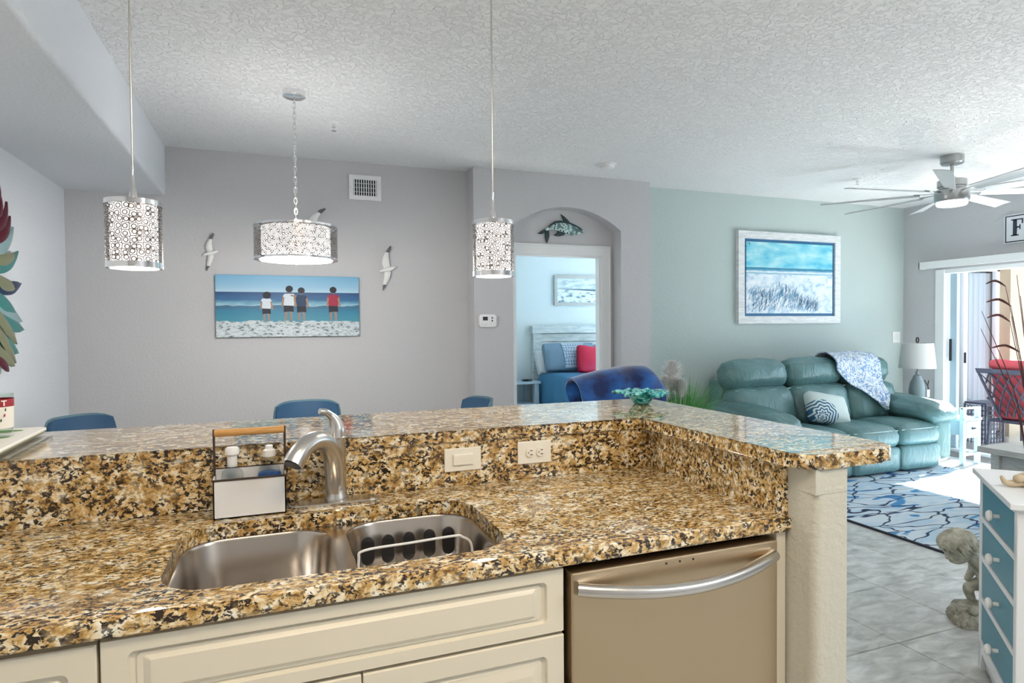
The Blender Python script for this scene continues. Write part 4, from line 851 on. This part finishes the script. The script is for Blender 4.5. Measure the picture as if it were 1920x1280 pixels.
# word sign on the right wall
sg = thing('word_sign', 'white board sign with dark border and serif letters above the slider', 'sign', (XR, 3.75, 2.19))
P('board', bx((XR-.018, 3.42, 2.185), (XR, 4.128, 2.468), .002), 'sign_white', sg)
b = None
for lo, hi in (((4.106, 2.195), (4.116, 2.458)), ((3.432, 2.195), (3.442, 2.458)), ((3.432, 2.195), (4.116, 2.205)), ((3.432, 2.448), (4.116, 2.458))): b = bx((XR-.0195, lo[0], lo[1]), (XR-.0175, hi[0], hi[1]), 0, 2, b)
P('border', b, 'sign_ink', sg)
def sl_(y0, y1, z0, z1): return bx((XR-.0198, min(y0, y1), z0), (XR-.0175, max(y0, y1), z1))
b = None; yl = 4.068
for a_ in ((yl-.022, yl-.058, 2.255, 2.42), (yl-.005, yl-.075, 2.255, 2.266), (yl-.005, yl-.112, 2.409, 2.42), (yl-.05, yl-.085, 2.332, 2.346), (yl-.100, yl-.112, 2.37, 2.42), (yl-.080, yl-.090, 2.315, 2.363)): b = join(b, sl_(*a_))
P('letter', b, 'sign_ink', sg)
n = 28; q = bmesh.new(); O_ = []; yc, zc = yl-.205, 2.3375
for i in range(n):
    t_ = 2*PI*i/n; O_.append([q.verts.new((XR-.0197, yc+a1*math.cos(t_), zc+a2*math.sin(t_))) for a1, a2 in ((.075, .085), (.040, .074))])
for i in range(n): q.faces.new((O_[i][0], O_[(i+1) % n][0], O_[(i+1) % n][1], O_[i][1]))
P('letter', q, 'sign_ink', sg)
# coffee table
ct = thing('coffee_table', 'low weathered grey wooden coffee table standing on the rug', 'table', (5.45, 2.7, .012))
P('table_top', bx((5.03, 2.25, .405), (5.80, 3.19, .45), .004), 'grey_wood', ct)
P('side_panel', bx((5.12, 2.34, .05), (5.14, 3.10, .405)), 'grey_wood', ct); P('apron', bx((5.12, 2.33, .32), (5.71, 2.35, .405)), 'grey_wood', ct); P('apron', bx((5.12, 3.09, .32), (5.71, 3.11, .405)), 'grey_wood', ct); P('shelf', bx((5.12, 2.34, .10), (5.71, 3.10, .13)), 'grey_wood', ct)
for x in (5.09, 5.67):
    for y in (2.31, 3.07): P('leg', bx((x, y, .012), (x+.06, y+.06, .405), .003), 'grey_wood', ct)
# pampas plant
def blades(n, base, spread, h0, h1, w, seed, lean=.5):
    rn = random.Random(seed); b = bmesh.new()
    for k in range(n):
        a = rn.uniform(0, 2*PI); r0 = rn.random()**.5*spread*.35; h = rn.uniform(h0, h1); out = rn.uniform(.05, lean)*h
        p0 = Vector((base[0]+r0*math.cos(a), base[1]+r0*math.sin(a), base[2])); s_ = Vector((-math.sin(a), math.cos(a), 0)); prev = None
        a += rn.uniform(-.5, .5)
        for i in range(6):
            t = i/5; c = p0+Vector((math.cos(a)*out*t*t, math.sin(a)*out*t*t, h*(t-.18*t*t*out/h*1.5))); ww = w*(1-t*.95)
            cur = (b.verts.new(c-s_*ww), b.verts.new(c+s_*ww))
            if prev: b.faces.new((prev[0], prev[1], cur[1], cur[0]))
            prev = cur
    return b
px_, py_ = 3.12, 4.28
pp = thing('pampas_plant', 'potted ornamental grass with white pampas plumes between niche and sofa', 'plant', (px_, py_, 0))
P('pot', lathe([(0, 0), (.12, 0), (.155, .30), (.165, .32), (.15, .32), (.14, .28), (0, .28)], (px_, py_, 0), 28), 'pot_grey', pp, 30)
g_ = P('grass_blades', blades(520, (px_, py_, .28), .30, .54, .74, .006, 4, .55), 'grass_green', pp); g_['kind'] = 'stuff'
g_ = P('pale_blades', blades(110, (px_, py_, .28), .25, .55, .78, .0035, 9, .7), 'grass_pale', pp); g_['kind'] = 'stuff'
def plume(x, y, z0, h, wd, seed):
    rn = random.Random(seed); b = tube([(x, y, .28), (x, y, z0+h)], .003, 5); tube([(x, y, z0+h*t) for t in (0, .15, .4, .7, .9, 1)], [.006, wd*.38, wd*.48, wd*.38, wd*.2, .004], 12, b)
    for k in range(2200):
        t = rn.random(); a = rn.uniform(0, 2*PI); wl = wd*(math.sin(PI*min(1, .10+t*.88))**.7); ln = wl*rn.uniform(.3, 1.5); z = z0+h*t
        p0 = Vector((x, y, z)); p1 = p0+Vector((math.cos(a)*ln, math.sin(a)*ln, ln*rn.uniform(.1, .9))); s_ = Vector((-math.sin(a), math.cos(a), 0))*.0035
        v = [b.verts.new(p0-s_), b.verts.new(p0+s_), b.verts.new(p1)]; b.faces.new(v)
    return b
for i, (x, y, z0, h, wd) in enumerate(((3.02, 4.27, .86, .24, .09), (2.93, 4.24, .78, .20, .075), (3.05, 4.20, .80, .16, .06))): P('plume', plume(x, y, z0, h, wd, i), 'plume_white', pp)
# recliner with navy plush blanket
rc = thing('armchair', 'armchair standing before the bedroom doorway under a navy blanket', 'chair', (2.45, 4.35, 0))
P('back', cushion((.56, .22, .78), .10, (0, .03, .02), 9, T(2.40, 4.10, .66) @ RX(4)), 'teal_leather', rc, True); P('seat', cushion((.52, .60, .20), .07, (0, 0, .02), 7, T(2.40, 4.50, .38)), 'teal_leather', rc, True)
for x in (2.09, 2.71): P('arm', cushion((.16, .74, .56), .07, (0, 0, .01), 7, T(x, 4.46, .33)), 'teal_leather', rc, True)
P('base', bx((2.10, 4.12, .05), (2.70, 4.82, .28), .02), 'teal_leather', rc)
for x in (2.14, 2.62):
    for y in (4.16, 4.74): P('foot', lathe([(0, 0), (.02, 0), (.026, .055), (0, .055)], (x, y, 0), 12), 'dark_brown', rc)
def blanket(u, v):
    x = 2.035+.66*u; top = 1.045+.055*math.sin(min(1, u*1.25)*PI*.5)-.10*max(0, (u-.80)/.20)**2.2-.03*(1-u)**4
    if v < .42: s_ = v/.42; y, z = 3.93-.05*math.sin(s_*PI*.5), .48+(top-.115-.48)*s_
    elif v < .62: a = (v-.42)/.20*PI; y, z = 4.05-.165*math.cos(a)-.0, top-.115+.115*math.sin(a)
    else: s_ = (v-.62)/.38; y, z = 4.215+.05*s_, top-.115-(top-.115-.55)*s_
    fold = .022*math.sin(u*17+1.2*math.sin(v*5))*(1-.6*abs(v-.52))*(.4+abs(v-.5)) + .05*max(0, 1-u/.22)*math.sin(v*9)
    return (x+.03*math.sin(v*11)*max(0, 1-u*4), y-fold, z)
t = obj('plush_blanket', grid(blanket, 44, 50, .016), 'navy_plush', None, True, org=(2.38, 4.05, .5)); tag(t, 'navy plush blanket draped over the armchair back', 'blanket')
# ------------------------------------------------------------------ chest of drawers, statue, figurine, reeds
A_ = Vector((2.655, 1.672, 0)); B_ = Vector((2.262, 1.308, 0)); e1 = (B_-A_).normalized(); wdt = (B_-A_).length; e2 = Vector((-e1.y, e1.x, 0))
if e2.x < 0: e2 = -e2        # into the chest
cd = thing('drawer_chest', 'white narrow chest with four teal drawers and round white knobs', 'chest', (A_.x, A_.y, 0), math.atan2(e1.y, e1.x))
sy = 1 if (Matrix.Rotation(-math.atan2(e1.y, e1.x), 3, 'Z') @ e2).y > 0 else -1
def cbx(x0, x1, d0, d1, z0, z1, bev=.003): return bx((x0, min(sy*d0, sy*d1), z0), (x1, max(sy*d0, sy*d1), z1), bev)
obj('top', cbx(-.02, wdt+.02, -.022, .38, .782, .803, .003), 'white_paint', cd)
b = cbx(0, .035, 0, .36, 0, .782); join(b, cbx(wdt-.035, wdt, 0, .36, 0, .782)); join(b, cbx(0, wdt, .34, .36, .06, .782))
zz = [.785, .625, .465, .30, .13]
for z in (.772, .612, .455, .288, .112): join(b, cbx(.03, wdt-.03, .0, .34, z-.010, z+.010, 0))
obj('carcass', b, 'white_paint', cd)
obj('apron', prism([(.0, .0), (.035, 0), (.06, .075), (wdt-.06, .075), (wdt-.035, 0), (wdt, 0), (wdt, .105), (0, .105)], sy*0.0, sy*.018, 'y'), 'white_paint', cd)
for z0, z1 in ((.626, .758), (.469, .598), (.302, .441), (.126, .274)):
    dw = obj('drawer', cbx(.037, wdt-.037, .003, .33, z0, z1, .003), 'teal_paint', cd); zc_ = (z0+z1)/2
    k = lathe([(.007, 0), (.007, .018), (.012, .022), (.019, .026), (.020, .033), (.014, .040), (0, .042)], (0, 0, 0), 18); bmesh.ops.transform(k, matrix=T(wdt/2+.03, sy*.004, zc_) @ RX(90*sy), verts=k.verts)
    obj('knob', k, 'white_plastic', dw, True)
# carved turtle on the chest
tt = thing('turtle_figurine', 'small tan resin sea creature figurine with raised arm on the white chest', 'figurine', (2.52, 1.42, .803))
def tp(x, y, z): return (2.52+x*.934+y*.356, 1.42-x*.356+y*.934, .803+z)
P('shell', cushion((.12, .10, .04), .02, (0, 0, .012), 7, T(2.545, 1.41, .825)), 'tan_resin', tt, True)
P('flipper', tube(bez([tp(-.02, 0, .016), tp(-.06, 0, .0135), tp(-.085, .0, .018), tp(-.10, 0, .040)], 6), lerp_list([.014, .013, .010, .005], 19), 10), 'tan_resin', tt, True)
P('head', cushion((.036, .03, .028), .013, (.0, 0, .0), 5, T(*tp(-.045, -.01, .034))), 'tan_resin', tt, True); P('flipper', tube(bez([tp(.05, -.02, .016), tp(.09, -.05, .0125), tp(.12, -.06, .010)], 5), lerp_list([.013, .011, .006], 11), 10), 'tan_resin', tt, True)
# stone child statue: one continuous skinned body
stt = thing('child_statue', 'grey stone garden statue of a bending child on a rock beside the drawer chest', 'statue', (3.03, 1.92, 0))
def sp(r_, f_, z): return Vector((3.03+.934*r_+.356*f_, 1.92-.356*r_+.934*f_, z))   # r: to the right of the view, f: away
def skin(name, verts, edges, radii, root, m, sub=2):
    me = bpy.data.meshes.new(name); base = Vector(root.location); me.from_pydata([tuple(v-base) for v in verts], edges, []); o = bpy.data.objects.new(name, me); link(o, root)
    o.modifiers.new('skin', 'SKIN'); me.skin_vertices or None
    for i, r_ in enumerate(radii): me.skin_vertices[0].data[i].radius = (r_, r_)
    me.skin_vertices[0].data[0].use_root = True
    o.modifiers['skin'].use_smooth_shade = True
    s_ = o.modifiers.new('sub', 'SUBSURF'); s_.levels = s_.render_levels = sub
    me.materials.append(M[m]); return o
V = [sp(.075, 0, .165), sp(.06, 0, .235), sp(.035, 0, .285), sp(-.03, 0, .315), sp(-.075, 0, .345),      # pelvis, waist, chest, neck, head base
     sp(.06, .05, .16), sp(-.005, .055, .15), sp(.02, .05, .075), sp(-.015, .05, .065),                   # far leg
     sp(.06, -.05, .16), sp(-.005, -.055, .155), sp(.025, -.05, .075), sp(-.02, -.05, .065),               # near leg
     sp(.03, -.055, .275), sp(.035, -.07, .22), sp(.0, -.06, .185), sp(-.012, -.05, .180),             # near arm to knee
     sp(.03, .055, .275), sp(.035, .07, .22), sp(.0, .055, .185), sp(-.012, .045, .180)]
E_ = [(0, 1), (1, 2), (2, 3), (3, 4), (0, 5), (5, 6), (6, 7), (7, 8), (0, 9), (9, 10), (10, 11), (11, 12), (2, 13), (13, 14), (14, 15), (15, 16), (2, 17), (17, 18), (18, 19), (19, 20)]
RR = [.055, .05, .052, .026, .03, .036, .030, .020, .014, .036, .030, .020, .014, .024, .019, .015, .012, .024, .019, .015, .012]
skin('body', V, E_, RR, stt, 'garden_stone')
hc = sp(-.085, 0, .352)
def head_fn(q):
    for v in q.verts:
        l = v.co.copy(); v.co = Vector((l.x*.066, l.y*.060, l.z*.072))
        if l.x < -.5:
            v.co.x -= .013*max(0, 1-abs(l.y)*4.5)*max(0, 1-abs(l.z+.22)*4.0)                      # nose
            v.co.x += .005*max(0, 1-abs(abs(l.y)-.34)*5)*max(0, 1-abs(l.z+.02)*5)                # eye sockets
            v.co.x -= .004*max(0, 1-abs(l.y)*3)*max(0, 1-abs(l.z+.52)*9)                         # lips
            v.co.x += .003*max(0, 1-abs(l.y)*3)*max(0, 1-abs(l.z+.62)*12)
        if l.z < -.55: v.co.x -= .012; v.co.y *= .84
    bmesh.ops.transform(q, matrix=Matrix.Translation(hc) @ Matrix.Rotation(R(-20.85), 4, 'Z') @ RY(-30), verts=q.verts); return q
q = bmesh.new(); bmesh.ops.create_uvsphere(q, u_segments=56, v_segments=40, radius=1); P('head', head_fn(q), 'garden_stone', stt, True)
HM = Matrix.Translation(hc) @ Matrix.Rotation(R(-20.85), 4, 'Z') @ RY(-30)
rn = random.Random(11); b = bmesh.new(); bmesh.ops.create_uvsphere(b, u_segments=36, v_segments=22, radius=1)
for v in b.verts:
    l = v.co.copy(); k = 1.04
    if (l.x < -.15 and l.z < .42) or l.z < -.45: k = .7
    v.co = Vector((l.x*.068*k+.003, l.y*.063*k, l.z*.074*k+.002))
def lock(a, th0, th1, ph, rr, lift):
    pts = []
    for i in range(8):
        t = i/7; th = R(th0+(th1-th0)*t); aa = a+.20*math.sin(t*6+ph)*t+.10*math.sin(ph)
        k = 1.05+lift*math.sin(t*PI*.8)+.10*t**3
        pts.append((math.sin(th)*math.cos(aa)*.068*k+.003, math.sin(th)*math.sin(aa)*.063*k, math.cos(th)*.074*k+.002))
    q = bez(pts, 2); return tube(q, lerp_list([rr*.5, rr, rr*1.1, rr, rr*.35], len(q)), 7, b)
for k in range(34):
    a = 2*PI*k/34+rn.uniform(-.06, .06); fr = math.cos(a-PI); th1 = 104-30*max(0, fr)+14*max(0, -fr)+rn.uniform(-8, 8)
    lock(a, 10, th1, rn.uniform(0, 6), rn.uniform(.0085, .0115), .03)
for k in range(26):
    a = 2*PI*k/26+rn.uniform(-.1, .1); fr = math.cos(a-PI); th1 = 90-30*max(0, fr)+10*max(0, -fr)+rn.uniform(-10, 6)
    lock(a, 34, th1, rn.uniform(0, 6), rn.uniform(.008, .011), .09)
bmesh.ops.transform(b, matrix=HM, verts=b.verts); P('hair', b, 'garden_stone', stt, 80)
b = bmesh.new(); bmesh.ops.create_icosphere(b, subdivisions=4, radius=1)
for v in b.verts:
    l = v.co.copy(); k = 1+.10*math.sin(l.x*7+1)*math.sin(l.y*6+2)+.05*math.sin(l.x*15+l.y*13)
    v.co = Vector((l.x*.125*k, l.y*.11*k, max(0, .012+l.z*.060*k+.02*(1-l.x*l.x))))
bmesh.ops.translate(b, verts=b.verts, vec=(3.035, 1.92, 0)); P('rock', b, 'rock_stone', stt, True)
P('animal', cushion((.05, .04, .035), .016, (0, 0, .004), 5, T(*sp(-.05, -.06, .085))), 'garden_stone', stt, True)
# tall reeds behind the chest
gx_, gy_ = 4.60, 2.53
rp = thing('reed_plant', 'tall dark red ornamental reeds in a grey pot behind the chest', 'plant', (gx_, gy_, 0))
P('pot', lathe([(0, 0), (.12, 0), (.15, .26), (.16, .28), (.14, .28), (.13, .25), (0, .25)], (gx_, gy_, .012), 28), 'pot_grey', rp, 30)
rn = random.Random(21)
for k in range(18):
    a = rn.uniform(0, 2*PI); o_ = rn.uniform(.06, .22); h = rn.uniform(.9, 1.45)
    if k < 7: a = R(159+rn.uniform(-45, 45)); o_ = rn.uniform(.1, .3)
    pts = bez([(gx_+.05*math.cos(a), gy_+.05*math.sin(a), .25), (gx_+(.05+o_*.25)*math.cos(a), gy_+(.05+o_*.25)*math.sin(a), .25+h*.5), (gx_+(.05+o_)*math.cos(a), gy_+(.05+o_)*math.sin(a), .25+h)], 5)
    P('reed', tube(pts, lerp_list([.0035, .003, .0015], len(pts)), 6), 'reed_red', rp, True)
    if k % 3 == 0:
        e = pts[-1]; d_ = (pts[-1]-pts[-3]).normalized(); ee = e+d_*.02+Vector((math.cos(a), math.sin(a), .05))*.15
        P('seed_head', tube(bez([e, (e+ee)/2+Vector((0, 0, .03)), ee], 4), lerp_list([.003, .008, .008, .003], 9), 7), 'reed_red', rp, True)

# ------------------------------------------------------------------ bedroom
bd = thing('bed', 'bed with a whitewashed plank headboard seen through the doorway', 'bed', (4.45, 7.7, 0))
HX = 3.615; YH = 8.60
P('headboard_post', bx((HX, YH, 0), (HX+.12, 8.69, 1.40), .004), 'headboard_wood', bd); P('headboard_post', bx((5.13, YH, 0), (5.25, 8.69, 1.40), .004), 'headboard_wood', bd)
P('headboard_cap', bx((HX-.02, YH-.02, 1.29), (5.27, 8.695, 1.405), .004), 'headboard_wood', bd)
for i, (z0, z1) in enumerate(((1.165, 1.283), (.86, 1.158), (.55, .853))): P('headboard_plank', bx((HX+.12, YH+.02, z0), (5.13, 8.68, z1), .004), 'headboard_wood', bd)
P('mattress', cushion((1.52, 1.98, .30), .07, (0, 0, .01), 7, T(4.44, 7.58, .52)), 'white_cloth', bd, True); P('bed_frame', bx((3.72, 6.62, .06), (5.16, 8.60, .38), .02), 'headboard_wood', bd)
def comf(u, v):
    x = 3.50+1.88*u; z = .70; d_ = .22
    e = min(u*1.88, (1-u)*1.88)
    z = .715+.02*math.sin(v*9+u*5)*math.sin(u*7)
    if e < .20: z -= (.20-e)/.20*.0
    xx = x
    if u*1.88 < .32: t = u*1.88/.32; z = .28+(z-.28)*math.sin(t*PI/2); xx = 3.575+.10*(1-math.cos(t*PI/2))-.012*math.sin(v*40)*(1-t)
    if (1-u)*1.88 < .32: t = (1-u)*1.88/.32; z = .28+(z-.28)*math.sin(t*PI/2); xx = 5.30-.10*(1-math.cos(t*PI/2))
    y = 6.55+1.86*v
    if v < .16: t = v/.16; z = .28+(z-.28)*math.sin(t*PI/2); y = 6.55+.12*(1-math.cos(t*PI/2))
    return (xx, y, z)
cf = obj('comforter', grid(comf, 60, 50, .03), 'comforter_blue', None, True, org=(4.44, 7.5, .3)); tag(cf, 'blue comforter spread over the bed and hanging to the floor', 'comforter')
def pil(name, label, m, x, y, z, size, rx, ry=0, seed=0, grp=None):
    t = obj(name, cushion(size, .028, (0, .055, 0), 9, Matrix.Identity(4), .004, seed), m, None, True); t.location = (x, y, z); t.rotation_euler = (R(rx), R(ry), 0); tag(t, label, 'pillow', grp)
pil('bed_pillow', 'white sleeping pillow lying at the back against the plank headboard', 'white_cloth', 3.93, 8.43, .86, (.66, .14, .36), -28, 0, 1)
pil('pillow_sham', 'grey blue pillow sham with plain border and quilted diamond centre', 'grey_blue_cloth', 4.02, 8.20, .945, (.80, .12, .42), -24, 0, 2)
q = obj('quilted_panel', grid(lambda u, v: (-.14+.36*u, -.074-.050*(1-(2*(-.14+.36*u)/.80)**2)*(1-(2*(-.19+.38*v)/.42)**2), -.19+.38*v), 12, 10, .004), 'quilted_cloth', bpy.data.objects['pillow_sham'], True)
pil('red_pillow', 'bright red square pillow leaning in front on the bed', 'red_cloth', 4.26, 7.98, .905, (.44, .10, .40), -20, 8, 3)
pil('patterned_pillow', 'dark patterned pillow partly hidden behind the red one', 'quilted_cloth', 4.66, 8.22, .935, (.44, .12, .38), -20, 0, 4)
ns = thing('nightstand', 'pale blue open nightstand with a drawer beside the bed', 'nightstand', (3.28, 8.45, 0))
P('top', bx((3.00, 8.20, .575), (3.56, 8.68, .61), .004), 'pale_blue_paint', ns)
for x in (3.02, 3.47):
    for y in (8.22, 8.60): P('leg', bx((x, y, 0), (x+.07, y+.07, .575), .003), 'pale_blue_paint', ns)
P('shelf', bx((3.03, 8.23, .27), (3.53, 8.66, .295), .003), 'pale_blue_paint', ns); d_ = P('drawer', bx((3.09, 8.225, .10), (3.47, 8.60, .262), .003), 'pale_blue_paint', ns); P('drawer_pull', bx((3.23, 8.205, .175), (3.33, 8.225, .19), .003), 'black_metal', d_)
P('back_panel', bx((3.03, 8.655, .1), (3.53, 8.665, .575)), 'pale_blue_paint', ns)
t = thing('black_tray', 'small black tray on the nightstand', 'tray', (3.40, 8.33, .61)); P('dish', lathe([(0, 0), (.06, 0), (.085, .018), (.08, .018), (.058, .005), (0, .005)], (3.40, 8.33, .61), 24), 'black_metal', t, True); P('clasp', bx((3.39, 8.245, .614), (3.42, 8.25, .626)), 'chrome', t)
bp = thing('bedroom_picture', 'framed pale seascape picture on the bedroom wall over the headboard', 'picture', (4.42, 8.70, 1.95))
x0, x1, z0, z1, w = 4.00, 4.90, 1.715, 2.175, .045
for nm, pts in (('frame_rail', [(x0, z0), (x1, z0), (x1-w, z0+w), (x0+w, z0+w)]), ('frame_rail', [(x0+w, z1-w), (x1-w, z1-w), (x1, z1), (x0, z1)]), ('frame_rail', [(x0, z0), (x0+w, z0+w), (x0+w, z1-w), (x0, z1)]), ('frame_rail', [(x1-w, z0+w), (x1, z0), (x1, z1), (x1-w, z1-w)])): P(nm, prism(pts, 8.66, 8.70, 'y'), 'grey_wood', bp)
P('print', bx((x0+w, 8.675, z0+w), (x1-w, 8.70, z1-w)), 'bedroom_print', bp)
# ------------------------------------------------------------------ lanai
lc = thing('patio_chair', 'dark metal patio chair with lattice back and red cushions outside the slider', 'chair', (8.25, 4.78, -.10))
zt, zb_ = .835, .23; yl0, yl1, yr0, yr1 = 4.86, 5.06, 4.50, 4.42      # bottom-left, top-left, bottom-right, top-right (y)
def bp_(u, v): return Vector((8.10-.14*v, (yl0+(yl1-yl0)*v)*(1-u)+(yr0+(yr1-yr0)*v)*u, zb_+(zt-zb_)*v))
P('back_frame', tube([bp_(0, 0), bp_(0, 1), bp_(1, 1), bp_(1, 0)], .018, 8, None, True), 'patio_metal', lc, True)
P('top_rail', tube([bp_(0, .97), bp_(1, .97)], .028, 10), 'patio_metal', lc, True)
for k in range(9):
    t = (k-3)/5.0
    for sgn in (0, 1):
        pts = [(t+s_*.6, s_) for s_ in [i/12 for i in range(13)] if 0 <= t+s_*.6 <= 1]
        if len(pts) < 2: continue
        P('lattice_strap', tube([bp_((1-u) if sgn else u, .08+.86*v) for u, v in pts], .024, 6, None, False, .25), 'patio_metal', lc)
P('back_cushion', cushion((.12, .52, .60), .05, (.02, 0, .01), 7, T(8.17, 4.72, .58) @ RY(-12)), 'patio_red', lc, True)
P('head_roll', cushion((.13, .50, .12), .055, (0, 0, 0), 7, T(8.06, 4.72, .90)), 'patio_red', lc, True)
P('seat_cushion', cushion((.56, .54, .13), .05, (0, 0, .015), 7, T(8.42, 4.72, .30)), 'patio_red', lc, True)
P('seat_frame', bx((8.10, 4.44, .20), (8.72, 5.0, .235), .01), 'patio_metal', lc)
for y in (4.44, 5.0):
    P('arm', tube(bez([(8.08, y, .48), (8.35, y, .52), (8.70, y, .50), (8.74, y, .40)], 5), .018, 8), 'patio_metal', lc, True)
    for x in (8.12, 8.70): P('leg', tube([(x, y, .50 if x > 8.5 else .22), (x+(.02 if x > 8.5 else -.05), y, -.10)], .016, 8), 'patio_metal', lc)
lt_ = thing('lattice_side_table', 'dark scrollwork metal side table beside the patio chair', 'table', (8.42, 5.12, -.10))
P('table_top', bx((8.20, 5.10, .375), (8.55, 5.36, .40), .004), 'patio_metal', lt_)
b = None
for i in range(6):
    for j in range(8):
        y, z = 5.125+.042*i, -.075+.058*j; q = [(8.205, y+.024*math.cos(t), z+.03*math.sin(t)) for t in [2*PI*k/10 for k in range(10)]]; b = tube(q, .0055, 5, b, True)
        x = 8.225+.056*i; q = [(x+.03*math.cos(t), 5.105, z+.03*math.sin(t)) for t in [2*PI*k/10 for k in range(10)]]; b = tube(q, .0055, 5, b, True)
P('scroll_panel', b, 'patio_metal', lt_)
for x in (8.205, 8.545):
    for y in (5.105, 5.355): P('leg', bx((x-.01, y-.01, -.10), (x+.01, y+.01, .375)), 'patio_metal', lt_)
